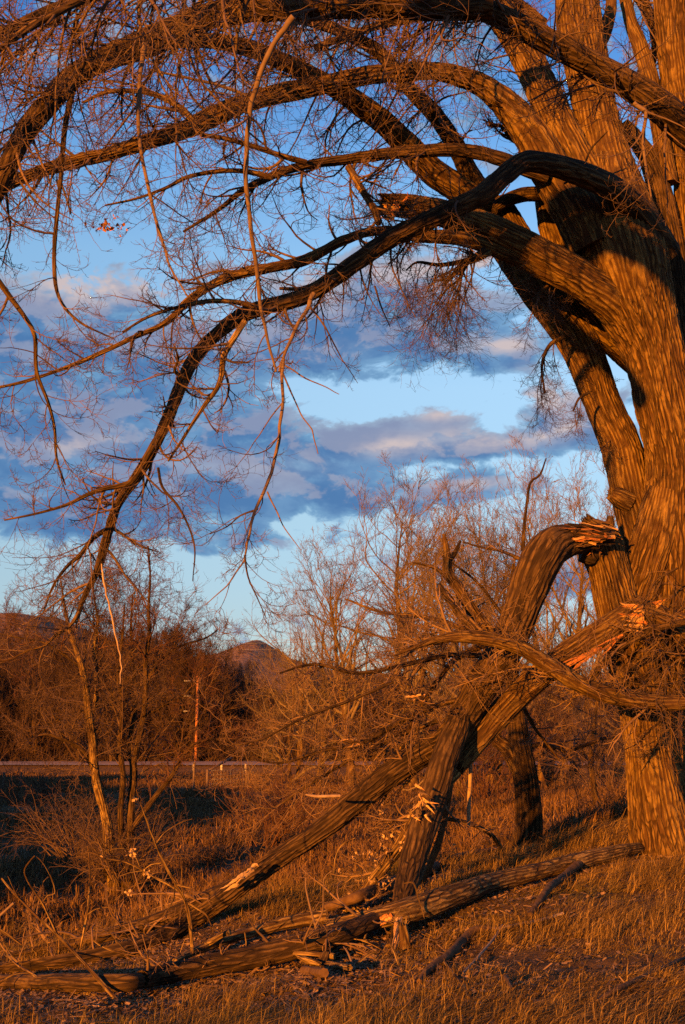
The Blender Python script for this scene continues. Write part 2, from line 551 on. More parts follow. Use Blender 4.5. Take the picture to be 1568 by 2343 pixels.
def tubes(P, R, sides=3):
    """batch of tubes. P (N,M,3) R (N,M) -> verts, quads"""
    N, M = P.shape[:2]
    T = np.gradient(P, axis=1)
    T /= np.linalg.norm(T, axis=2)[..., None] + 1e-12
    ref = np.array([0.3, 0.5, 0.81])
    A = np.cross(T, ref)
    bad = np.linalg.norm(A, axis=2) < 0.15
    A[bad] = np.cross(T[bad], [1.0, 0, 0])
    A /= np.linalg.norm(A, axis=2)[..., None] + 1e-12
    B = np.cross(T, A)
    th = np.linspace(0, 2 * math.pi, sides, endpoint=False)
    V = P[:, :, None, :] + (A[:, :, None, :] * np.cos(th)[None, None, :, None] + B[:, :, None, :] * np.sin(th)[None, None, :, None]) * R[:, :, None, None]
    a = (np.arange(N)[:, None, None] * M + np.arange(M - 1)[None, :, None]) * sides
    j = np.arange(sides)[None, None, :]
    j2 = (j + 1) % sides
    q = np.stack([a + j, a + j2, a + sides + j2, a + sides + j], -1).reshape(-1, 4)
    return V.reshape(-1, 3), q


def unit(v):
    return v / (np.linalg.norm(v, axis=-1, keepdims=True) + 1e-12)


def grow(start, d, length, r0, M, rs, wander=0.18, g0=0.0, g1=0.0, curl=0.12, tip=0.25):
    """N curved shoots. g0/g1: pull along z (up +) at root / tip"""
    N = len(start)
    P = np.zeros((N, M, 3))
    P[:, 0] = start
    d = unit(d.copy())
    cv = rs.randn(N, 3) * curl
    st = (length / (M - 1))[:, None]
    for i in range(1, M):
        t = i / (M - 1)
        d = d + rs.randn(N, 3) * wander + cv
        d[:, 2] += (g0 + (g1 - g0) * t)
        d = unit(d)
        P[:, i] = P[:, i - 1] + d * st
    R = r0[:, None] * (1 - (1 - tip) * np.linspace(0, 1, M)[None, :])
    return P, R


def sprout(P, R, per, rs, t0=0.15, t1=1.0, ang=(30, 65), len_k=(0.3, 0.6), L=None, rk=0.6, minr=0.0014):
    """positions and directions for children on each of N shoots"""
    N, M = P.shape[:2]
    idx = np.repeat(np.arange(N), per)
    K = len(idx)
    t = (t0 + (t1 - t0) * rs.rand(K)) * (M - 1)
    i = np.minimum(t.astype(int), M - 2)
    f = (t - i)[:, None]
    pos = P[idx, i] * (1 - f) + P[idx, i + 1] * f
    tan = unit(P[idx, i + 1] - P[idx, i])
    rr = R[idx, i] * (1 - f[:, 0]) + R[idx, i + 1] * f[:, 0]
    side = unit(np.cross(tan, rs.randn(K, 3)))
    a = np.radians(ang[0] + (ang[1] - ang[0]) * rs.rand(K))[:, None]
    d = tan * np.cos(a) + side * np.sin(a)
    if L is None:
        L = np.linalg.norm(P[:, -1] - P[:, 0], axis=1)
    ln = L[idx] * (len_k[0] + (len_k[1] - len_k[0]) * rs.rand(K)) * (1.15 - 0.5 * t / (M - 1))
    return pos, d, ln, np.maximum(rr * rk, minr)


def box(V, F4, c, ax, ay, az):
    """append an oriented box"""
    c = np.asarray(c, float)
    b = len(V)
    for sx, sy, sz in ((-1, -1, -1), (1, -1, -1), (1, 1, -1), (-1, 1, -1), (-1, -1, 1), (1, -1, 1), (1, 1, 1), (-1, 1, 1)):
        V.append(c + sx * ax + sy * ay + sz * az)
    for f in ((3, 2, 1, 0), (4, 5, 6, 7), (0, 1, 5, 4), (1, 2, 6, 5), (2, 3, 7, 6), (3, 0, 4, 7)):
        F4.append([b + k for k in f])


def splinter(name, p0, p1, w, parent, mat, seed):
    """a torn strip of wood: tapered wedge with uneven edges"""
    rs = np.random.RandomState(seed)
    p0, p1 = np.asarray(p0, float), np.asarray(p1, float)
    n = 9
    t = np.linspace(0, 1, n)
    ax = unit(p1 - p0)
    s = unit(np.cross(ax, unit(rs.randn(3) * 0.5 + np.array([0, -1.0, 0.2]))))
    d = np.cross(ax, s)
    mid = p0 + (p1 - p0) * t[:, None] + s * (rs.randn(n, 1) * w * 0.10) + d * np.sin(t * 3)[:, None] * w * 0.3
    wd = w * (1 - t ** 1.6) * (0.75 + 0.5 * rs.rand(n)) + 0.001
    dp = w * 0.35 * (1 - t ** 1.2) + 0.001
    V = np.stack([mid + s * wd[:, None] * 0.5, mid + d * dp[:, None] + s * wd[:, None] * 0.1, mid - s * wd[:, None] * 0.5, mid - d * dp[:, None]], 1).reshape(-1, 3)
    q = []
    for i in range(n - 1):
        for k in range(4):
            q.append([i * 4 + k, i * 4 + (k + 1) % 4, i * 4 + 4 + (k + 1) % 4, i * 4 + 4 + k])
    q.append([0, 1, 2, 3])
    return link(name, make_mesh(name, V, [np.array(q)], False, mat), parent)


# ------------------------------------------------------------------ ground
GCP = [(784, 2343, 6.6), (1568, 2343, 6.0), (0, 2343, 8.0), (1500, 1945, 14), (1568, 2100, 9.5), (1300, 2050, 11), (1100, 2130, 10),
       (1000, 2240, 8), (700, 2262, 8.5), (900, 2200, 9.3), (400, 2275, 9), (0, 2265, 10), (0, 2200, 12), (300, 2160, 12.2),
       (500, 2090, 13), (800, 2040, 13.5), (1000, 1985, 14.6), (1200, 1955, 17), (1320, 1900, 17), (0, 2160, 18), (150, 2162, 17.5), (300, 2138, 17.5), (500, 2080, 18), (650, 2050, 18), (800, 2022, 18.5), (1000, 1968, 20), (0, 2085, 21.5), (280, 2052, 24), (0, 2010, 26), (600, 1970, 26),
       (900, 1925, 27), (1100, 1860, 32), (1350, 1810, 36), (1560, 1810, 36), (0, 1850, 45), (400, 1850, 45), (700, 1840, 48),
       (0, 1795, 62), (400, 1795, 62), (800, 1795, 62), (1100, 1790, 64), (1560, 1790, 64)]
_g = np.array([list(U(x, y, d)) for x, y, d in GCP])
_extra = [(0, 0, 0.0), (-4, 0, -.1), (4, 0, 0.1), (0, -12, 0.1), (-15, -5, -0.3), (15, -5, 0.4), (-14, 10, -1.0), (12, 12, 0.35), (14, 20, 0.2),
          (-18, 25, -1.9), (20, 35, -.3), (-30, 40, -2.0), (35, 50, -.8), (-40, 60, -1.9), (-20, -30, 0), (20, -30, 0.4), (-50, 20, -1.6), (50, 20, 0.3),
          (-60, 75, -1.8), (60, 75, -1.6), (0, 75, -1.75), (-25, 75, -1.75), (25, 75, -1.7)]
_g = np.vstack([_g, np.array(_extra, float)])


def _tps_fit(p, z, lam=0.02):
    n = len(p)
    d = np.linalg.norm(p[:, None] - p[None], axis=2)
    K = np.where(d > 0, d * d * np.log(d + 1e-9), 0) + lam * np.eye(n)
    Pm = np.hstack([np.ones((n, 1)), p])
    A = np.zeros((n + 3, n + 3))
    A[:n, :n] = K
    A[:n, n:] = Pm
    A[n:, :n] = Pm.T
    return np.linalg.solve(A, np.concatenate([z, np.zeros(3)]))


def _warp(xy):
    # compress far distances so near and far anchors weigh alike
    r = np.linalg.norm(xy, axis=-1, keepdims=True)
    return xy / np.maximum(r, 1e-6) * np.log1p(r / 6.0) * 6


_gp = _warp(_g[:, :2])
_W = _tps_fit(_gp, _g[:, 2])
ROAD_Y = 83.0


def ground_z(x, y):
    x, y = np.asarray(x, float), np.asarray(y, float)
    shp = x.shape
    q = _warp(np.stack([x.ravel(), y.ravel()], 1))
    z = np.zeros(len(q))
    for s in range(0, len(q), 20000):
        qq = q[s:s + 20000]
        d = np.linalg.norm(qq[:, None] - _gp[None], axis=2)
        z[s:s + 20000] = (np.where(d > 0, d * d * np.log(d + 1e-9), 0) @ _W[:len(_gp)]) + _W[-3] + qq @ _W[-2:]
    z = z.reshape(shp)
    far = np.clip((y - 62) / 12, 0, 1)
    far = np.maximum(far, np.clip((np.abs(x) - 45) / 20, 0, 1))
    far = np.maximum(far, np.clip((-y - 25) / 20, 0, 1))
    base = np.where(y < 0, 0.0, -1.85)
    base = np.where((np.abs(x) > 45) & (y < 40), -1.85 * np.clip(y / 40, 0, 1), base)
    far = far * far * (3 - 2 * far)
    z = z * (1 - far) + base * far
    # unseen rise added along the left to keep sun off the meadow
    cy = np.clip(y, 2, 95)
    dist = -(x + 0.30 * cy + 13.5)
    rise = np.clip((dist + 4.5) / 8.0, 0, 1)
    top = np.interp(y, [0, 4, 8, 13, 22, 35, 50, 80, 110], [0, 2.2, 4.7, 5.7, 5.4, 5.0, 3.4, 1.6, 1.0]) * (1 + 0.55 * vnoise(np.stack([x * 0.05, y * 0.13, np.zeros_like(x)], -1), 31))
    z = z + top * rise * rise * (3 - 2 * rise)
    # embankment that carries the road
    e = np.clip((5.2 - np.abs(y - ROAD_Y)) / 3.2, 0, 1)
    z = z + 0.46 * e * e * (3 - 2 * e)
    p = np.stack([x, y, np.zeros_like(x)], -1)
    k = np.clip(1 - e * 2, 0, 1)
    z = z + k * (0.055 * vnoise(p * 1.1, 3) + 0.02 * vnoise(p * 3.7, 4) + 0.16 * vnoise(p * 0.17, 5) * np.clip((y - 18) / 15, 0, 1))
    return z


def build_ground():
    ys = np.concatenate([np.linspace(-90, -8, 18), np.linspace(-6, 3, 14), np.linspace(3.2, 20, 190), np.linspace(20.3, 70, 150),
                         np.linspace(70.4, 100, 90), np.linspace(104, 160, 12), np.geomspace(180, 3500, 14)])
    us = np.linspace(-1, 1, 241)
    us = np.sign(us) * np.abs(us) ** 1.5
    wid = np.interp(ys, [-90, 0, 20, 100, 200, 3500], [120, 26, 30, 110, 260, 4000])
    X = us[None, :] * wid[:, None]
    Y = np.repeat(ys[:, None], len(us), 1)
    Z = ground_z(X, Y)
    V = np.stack([X, Y, Z], -1).reshape(-1, 3)
    n, m = X.shape
    i = np.arange(n - 1)[:, None] * m + np.arange(m - 1)[None, :]
    q = np.stack([i, i + 1, i + m + 1, i + m], -1).reshape(-1, 4)
    link("ground", make_mesh("ground", V, [q], True, M_GROUND), kind='structure')
    # road: asphalt strip on the embankment with gravel shoulders
    xs = np.linspace(-120, 120, 241)
    for nm, y0, y1, dz, mt in (("gravel_shoulder", -3.1, 3.1, 0.015, M_GRAVEL), ("road", -2.5, 2.5, 0.03, M_ROAD)):
        yy = np.linspace(ROAD_Y + y0, ROAD_Y + y1, 7)
        Xr, Yr = np.meshgrid(xs, yy)
        Zr = np.full_like(Xr, float(-1.85 + 0.46 + dz))
        Zr[0] -= 0.03
        Zr[-1] -= 0.03
        Vr = np.stack([Xr, Yr, Zr], -1).reshape(-1, 3)
        n, m = Xr.shape
        i = np.arange(n - 1)[:, None] * m + np.arange(m - 1)[None, :]
        q = np.stack([i, i + 1, i + m + 1, i + m], -1).reshape(-1, 4)
        link(nm, make_mesh(nm, Vr, [q], True, mt), kind='structure')


build_ground()


def gz(x, y):
    return float(ground_z(np.array([x]), np.array([y]))[0])


def on_ground(x, y, D0=4.0, D1=120.0):
    """where the sight line through (x, y) meets the ground"""
    D = np.geomspace(D0, D1, 500)
    P = U(np.full_like(D, x), np.full_like(D, y), D)
    k = np.where(P[:, 2] < ground_z(P[:, 0], P[:, 1]))[0]
    return P[k[0]] if len(k) else P[-1]


# ------------------------------------------------------------------ hills
def build_hill(name, D, prof, depth, seed, amp):
    prof = np.array(prof, float)
    xs = np.linspace(prof[0, 0], prof[-1, 0], 420)
    yt = np.interp(xs, prof[:, 0], prof[:, 1])
    k = np.ones(7) / 7
    yt = np.convolve(np.pad(yt, 3, mode='edge'), k, 'valid')
    top = U(xs, yt, np.full_like(xs, D))
    nr = 60
    rows = []
    for j in range(nr):
        t = j / (nr - 1)               # 0 front foot .. 1 back foot
        if t < 0.6:
            a = t / 0.6
            hgt = math.sin(a * math.pi / 2) ** 1.35
        else:
            a = (t - 0.6) / 0.4
            hgt = math.cos(a * math.pi / 2)
        yy = top[:, 1] + (t - 0.6) * depth
        zz = -2.5 + (top[:, 2] + 2.5) * hgt
        p = np.stack([top[:, 0], yy, np.zeros_like(yy)], -1)
        gul = 1 - np.abs(vnoise(p * np.array([0.035, 0.012, 0]), seed)) * 1.6
        zz = zz + amp * math.sin(math.pi * min(1, t / 0.6) if t < 0.6 else 0) * gul + amp * 0.25 * vnoise(p * 0.12, seed + 1)
        rows.append(np.stack([top[:, 0], yy, zz], -1))
    G = np.stack(rows)
    n, m = G.shape[:2]
    i = np.arange(n - 1)[:, None] * m + np.arange(m - 1)[None, :]
    q = np.stack([i, i + 1, i + m + 1, i + m], -1).reshape(-1, 4)
    link(name, make_mesh(name, G.reshape(-1, 3), [q], True, M_HILL), kind='structure')


build_hill("hill", 330, [(-900, 1560), (-500, 1480), (-200, 1440), (0, 1428), (60, 1421), (100, 1418), (140, 1421), (190, 1438), (260, 1470), (330, 1490), (430, 1520), (560, 1560), (700, 1640)], 260, 4, 2.5)
build_hill("butte", 520, [(200, 1640), (380, 1560), (440, 1530), (500, 1512), (545, 1503), (572, 1487), (594, 1476), (604, 1475), (622, 1484), (648, 1503), (680, 1522), (740, 1536), (820, 1545), (1000, 1560), (1300, 1575), (1700, 1590), (2200, 1600), (2600, 1640)], 420, 9, 3.0)

# ------------------------------------------------------------------ shoots on a limb
RS = np.random.RandomState(12)
BR_COUNT = [0]


def shoots(path, parent, n1, L1, seed, droop=(-0.10, 0.10), mat=None, ang=(30, 75), t0=0.05, t1=1.0, dens=(7, 5, 2), name_b="branch",
           as_objects=8, bias=None, r_k=0.42, fine=1.0, leaves=0, M1=11, twig_name="twigs", len23=(1.0, 1.0), minr=1.0):
    """side branches, twigs and fine twigs on an explicit limb path"""
    mat = mat or M_TWIG
    rs = np.random.RandomState(seed)
    n = len(path)
    t = t0 + (t1 - t0) * (np.arange(n1) + rs.rand(n1)) / n1
    i = np.minimum((t * (n - 1)).astype(int), n - 2)
    pos = path[i, :3]
    tan = unit(path[np.minimum(i + 2, n - 1), :3] - path[np.maximum(i - 1, 0), :3])
    rr = path[i, 3]
    side = unit(np.cross(tan, rs.randn(n1, 3)))
    a = np.radians(ang[0] + (ang[1] - ang[0]) * rs.rand(n1))[:, None]
    d = tan * np.cos(a) + side * np.sin(a)
    if bias is not None:
        d = unit(d + np.array(bias))
    ln = L1 * (0.45 + 0.75 * rs.rand(n1)) * (1.1 - 0.45 * t)
    r1 = np.clip(rr * r_k, 0.0035, 0.0165) * (0.6 + 0.6 * rs.rand(n1))
    P1, R1 = grow(pos, d, ln, r1, M1, rs, 0.085, droop[0], droop[1], 0.12, 0.22)
    order = np.argsort(-r1 * ln)
    sep = order[:as_objects]
    for k in sep:
        V, q = tubes(P1[k:k + 1], R1[k:k + 1], 7)
        link(name_b, make_mesh(name_b, V, [q], True, mat), parent)
        BR_COUNT[0] += 1
    VV, QQ, off = [], [], 0

    def add(P, R, s):
        nonlocal off
        V, q = tubes(P, R, s)
        VV.append(V)
        QQ.append(q + off)
        off += len(V)
    rest = np.setdiff1d(np.arange(n1), sep)
    if len(rest):
        add(P1[rest], R1[rest], 5)
    p, d, l, r = sprout(P1, R1, dens[0], rs, 0.12, 1.0, (25, 65), (0.32 * len23[0], 0.68 * len23[0]), ln, 0.6, 0.0024 * minr)
    P2, R2 = grow(p, d, l, r, 9, rs, 0.09, droop[0] * 0.8, 0.10, 0.17, 0.35)
    add(P2, R2, 4)
    if dens[1]:
        p, d, l, r = sprout(P2, R2, dens[1], rs, 0.1, 1.0, (25, 60), (0.32 * len23[1], 0.65 * len23[1]), l, 0.7, 0.0017 * minr)
        P3, R3 = grow(p, d, l, r, 6, rs, 0.10, -0.04, 0.14, 0.22, 0.5)
        add(P3, R3, 3)
        if dens[2]:
            p, d, l, r = sprout(P3, R3, dens[2], rs, 0.2, 1.0, (25, 55), (0.4, 0.7), np.maximum(l, 0.09), 0.8, 0.0013 * minr)
            P4, R4 = grow(p, d, l, r, 4, rs, 0.2, 0.0, 0.2, 0.15, 0.6)
            add(P4, R4, 3)
    link(twig_name, make_mesh(twig_name, np.vstack(VV), [np.vstack(QQ)], True, mat), parent, kind='stuff')
    if leaves:
        pool = P2.reshape(-1, 3)
        c = pool[rs.randint(0, len(pool), leaves)]
        add_leaves(c, parent, rs, 0.03, M_LEAF)


def add_leaves(c, parent, rs, size, mat, name="dry_leaves"):
    n = len(c)
    a = unit(rs.randn(n, 3))
    b = unit(np.cross(a, rs.randn(n, 3)))
    s = size * (0.6 + 0.8 * rs.rand(n, 1))
    k = np.cross(a, b)
    V = np.stack([c, c + a * s * 0.5 + b * s * 0.45 + k * s * 0.2, c + a * s * 1.1, c + a * s * 0.5 - b * s * 0.45 + k * s * 0.2], 1).reshape(-1, 3)
    i = np.arange(n) * 4
    t = np.vstack([np.stack([i, i + 1, i + 2], -1), np.stack([i, i + 2, i + 3], -1)])
    link(name, make_mesh(name, V, [t], True, mat), parent, kind='stuff')


def limb(parent, name, D, pts, seed=0, mat=None, ds=None, amp=None, label=None, sides=None, **kw):
    pts_a = np.array(pts, float)
    wmax = pts_a[:, 2].max()
    dm = float(np.mean(D))
    if ds is None:
        ds = 0.02 if wmax > 60 else (0.025 if wmax > 25 else 0.05)
    path = limb_path(D, pts, ds)
    rmax = path[:, 3].max()
    if sides is None:
        sides = int(np.clip(2 * math.pi * rmax / 0.011, 8, 270))
    if amp is None:
        amp = min(0.019, 0.0015 + 0.052 * rmax)
    fs = kw.pop('fs', 19.0 if rmax > 0.12 else 26.0)
    V, f, at = bark_tube(path, sides, amp, fs, seed=seed, **kw)
    o = link(name, make_mesh(name, V, f, True, mat or M_BARK, at), parent, label)
    if parent is not None:
        o['_w'] = [float(v) for v in parent['_w']] if '_w' in parent.keys() else [0, 0, 0]
    # parts keep an identity offset: children of a part use the part's own origin
    o['_w'] = [0.0, 0.0, 0.0]
    return o, path

# ------------------------------------------------------------------ the big cottonwood
base = U(1500, 1940, 14.0)
TREE = thing("cottonwood_tree", "huge bare cottonwood with furrowed stems arching in from the right", "tree", base)

# stems
o, tr_a = limb(TREE, "trunk", [14.3, 14.3, 14.25, 14.2, 14.15, 14.1, 14.1, 14.1, 14.2, 14.3], [
    (1556, 1990, 150), (1540, 1860, 112), (1512, 1720, 84), (1508, 1600, 90), (1526, 1460, 130), (1552, 1330, 176), (1550, 1180, 160), (1548, 1050, 140), (1522, 930, 138),
    (1492, 800, 142), (1452, 690, 180), (1425, 600, 206), (1402, 520, 210), (1384, 440, 180), (1376, 380, 150)], 1)
o, tr_p = limb(TREE, "trunk", [14.0, 13.95, 13.9, 13.9, 13.9, 13.95, 14.0], [
    (1540, 1990, 235), (1526, 1950, 186), (1516, 1912, 152), (1500, 1830, 124), (1484, 1720, 106), (1468, 1620, 106), (1442, 1500, 112), (1412, 1380, 104), (1394, 1300, 98), (1376, 1250, 106), (1352, 1222, 84), (1338, 1210, 60)], 2,
    label="stem snapped off at head height with an orange torn top", jag1=0.10)
limb(TREE, "stem", [14.15, 14.0, 14.0], [(1440, 1420, 90), (1470, 1330, 110), (1500, 1230, 110), (1525, 1120, 90)], 31)
o, st_b = limb(TREE, "stem", [14.35, 14.5, 14.6, 14.7, 14.8], [
    (1508, 1330, 90), (1474, 1230, 98), (1443, 1110, 96), (1420, 1020, 92), (1380, 925, 86), (1332, 800, 92), (1288, 730, 94), (1234, 660, 92), (1192, 590, 100), (1146, 515, 104), (1122, 470, 90)], 3)
limb(TREE, "stub", [14.3, 14.25], [(1440, 1150, 50), (1412, 1136, 44), (1398, 1130, 30)], 33, jag1=0.04)
o, st_s = limb(TREE, "stem", [15.2, 15.4], [(1640, 1900, 150), (1625, 1300, 130), (1618, 800, 120), (1600, 400, 112), (1568, 190, 104), (1556, 90, 104), (1546, -80, 108)], 4)
limb(TREE, "stem", [14.9, 15.3], [(1590, 1330, 90), (1578, 1000, 70), (1566, 800, 66), (1546, 620, 60), (1520, 480, 56), (1492, 380, 46), (1455, 320, 38), (1424, 285, 34)], 5, M_BARK_D)
limb(TREE, "limb", [15.2, 15.6], [(1530, 420, 44), (1512, 300, 40), (1490, 190, 40), (1466, 110, 36), (1444, 50, 30), (1424, -30, 26)], 6)
limb(TREE, "limb", [14.7, 15.2], [(1360, 260, 44), (1362, 130, 38), (1384, 70, 34), (1398, 20, 26), (1396, -40, 22)], 7)
# the three that rise from the main fork
o, st_h = limb(TREE, "limb", [13.9, 13.9, 13.8, 13.6, 13.3, 13.0, 12.7, 12.4, 12.0, 11.6, 11.2], [
    (1356, 560, 110), (1318, 480, 112), (1268, 400, 96), (1226, 325, 86), (1180, 262, 72), (1130, 215, 58), (1084, 186, 50), (1009, 164, 40), (940, 164, 42), (859, 170, 42), (784, 184, 42),
    (700, 203, 44), (650, 211, 44), (600, 223, 43), (550, 240, 42), (500, 260, 44), (450, 285, 44), (400, 304, 40), (350, 320, 37), (250, 351, 32), (150, 375, 30), (50, 408, 27), (-60, 460, 24)], 8)
o, st_g2 = limb(TREE, "stem", [14.0, 14.1, 14.3], [(1392, 560, 120), (1360, 470, 110), (1318, 370, 92), (1284, 300, 84), (1246, 215, 78), (1200, 120, 74), (1150, 40, 64), (1100, -40, 58)], 9)
o, st_g3 = limb(TREE, "stem", [14.1, 14.3, 14.5], [(1440, 600, 130), (1416, 480, 132), (1386, 360, 114), (1364, 260, 100), (1346, 170, 98), (1330, 80, 100), (1312, -60, 98)], 10)
o, st_dk = limb(TREE, "stem", [14.6, 14.8], [(1470, 850, 50), (1340, 700, 92), (1296, 600, 84), (1270, 530, 70), (1256, 470, 60), (1246, 430, 50)], 11)
# big limb that crosses in front
o, st_j = limb(TREE, "limb", [11.6, 11.2, 11.0, 10.8, 10.6, 10.4], [(1700, 400, 84), (1568, 292, 78), (1509, 242, 72), (1434, 190, 66), (1334, 136, 58), (1234, 84, 56), (1134, 32, 52), (1060, 8, 44), (960, -14, 38), (850, -30, 30)], 12, M_BARK_D)  # darker bark colour carries its shade
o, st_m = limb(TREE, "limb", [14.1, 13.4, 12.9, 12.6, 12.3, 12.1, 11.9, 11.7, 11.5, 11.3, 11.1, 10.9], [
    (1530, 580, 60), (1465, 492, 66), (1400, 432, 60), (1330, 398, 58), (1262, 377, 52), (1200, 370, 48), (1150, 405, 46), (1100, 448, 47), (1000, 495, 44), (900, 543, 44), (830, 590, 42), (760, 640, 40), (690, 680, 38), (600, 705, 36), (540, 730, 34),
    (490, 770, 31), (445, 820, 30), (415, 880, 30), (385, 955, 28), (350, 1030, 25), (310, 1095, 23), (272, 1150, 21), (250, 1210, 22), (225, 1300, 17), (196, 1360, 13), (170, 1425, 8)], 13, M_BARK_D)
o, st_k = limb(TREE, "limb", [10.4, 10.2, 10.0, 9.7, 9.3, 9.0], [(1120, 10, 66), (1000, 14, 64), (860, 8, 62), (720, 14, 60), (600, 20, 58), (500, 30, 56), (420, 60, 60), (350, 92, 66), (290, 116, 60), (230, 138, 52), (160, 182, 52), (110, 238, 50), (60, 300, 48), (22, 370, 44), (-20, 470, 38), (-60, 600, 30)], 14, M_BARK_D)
o, st_n = limb(TREE, "limb", [13.7, 13.4, 13.0, 12.4], [(1250, 400, 44), (1200, 384, 36), (1134, 360, 33), (1059, 344, 32), (984, 345, 31), (884, 352, 28), (784, 366, 24), (740, 371, 22), (675, 384, 20), (610, 408, 18), (550, 440, 14), (500, 480, 10), (420, 530, 6)], 15, M_BARK_D)
o, st_c = limb(TREE, "limb", [14.5, 13.9, 13.6, 13.4, 13.2], [(1510, 900, 50), (1462, 780, 84), (1404, 694, 94), (1330, 640, 88), (1250, 592, 80), (1150, 540, 74), (1050, 500, 66), (970, 478, 58), (910, 470, 52), (888, 468, 48)], 16, label="thick limb broken off short with a splintered orange end", jag1=0.16)
o, st_o = limb(TREE, "limb", [13.8, 13.4, 12.9, 12.4, 12.0, 11.5], [(1340, 660, 60), (1250, 618, 52), (1170, 582, 44), (1100, 556, 38), (1040, 543, 34), (960, 540, 30), (900, 528, 24), (840, 532, 22), (780, 553, 23), (700, 594, 25), (620, 612, 24), (540, 630, 22), (480, 655, 20), (430, 690, 19), (380, 738, 15), (300, 775, 12), (180, 830, 10), (60, 872, 8), (-30, 892, 6)], 17)
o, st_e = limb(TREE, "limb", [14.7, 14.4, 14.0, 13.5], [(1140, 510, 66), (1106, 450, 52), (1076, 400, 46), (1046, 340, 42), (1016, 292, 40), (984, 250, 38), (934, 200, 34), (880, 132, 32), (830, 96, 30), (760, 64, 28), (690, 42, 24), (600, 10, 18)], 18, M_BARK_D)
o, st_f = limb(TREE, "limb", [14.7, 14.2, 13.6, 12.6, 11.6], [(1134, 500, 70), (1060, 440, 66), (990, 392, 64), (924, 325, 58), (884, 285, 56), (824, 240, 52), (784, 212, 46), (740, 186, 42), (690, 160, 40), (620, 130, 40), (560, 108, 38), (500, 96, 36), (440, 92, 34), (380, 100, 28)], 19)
limb(TREE, "limb", [14.6, 14.4], [(1240, 445, 34), (1200, 445, 34), (1160, 458, 30), (1130, 478, 26)], 20, M_BARK_D)

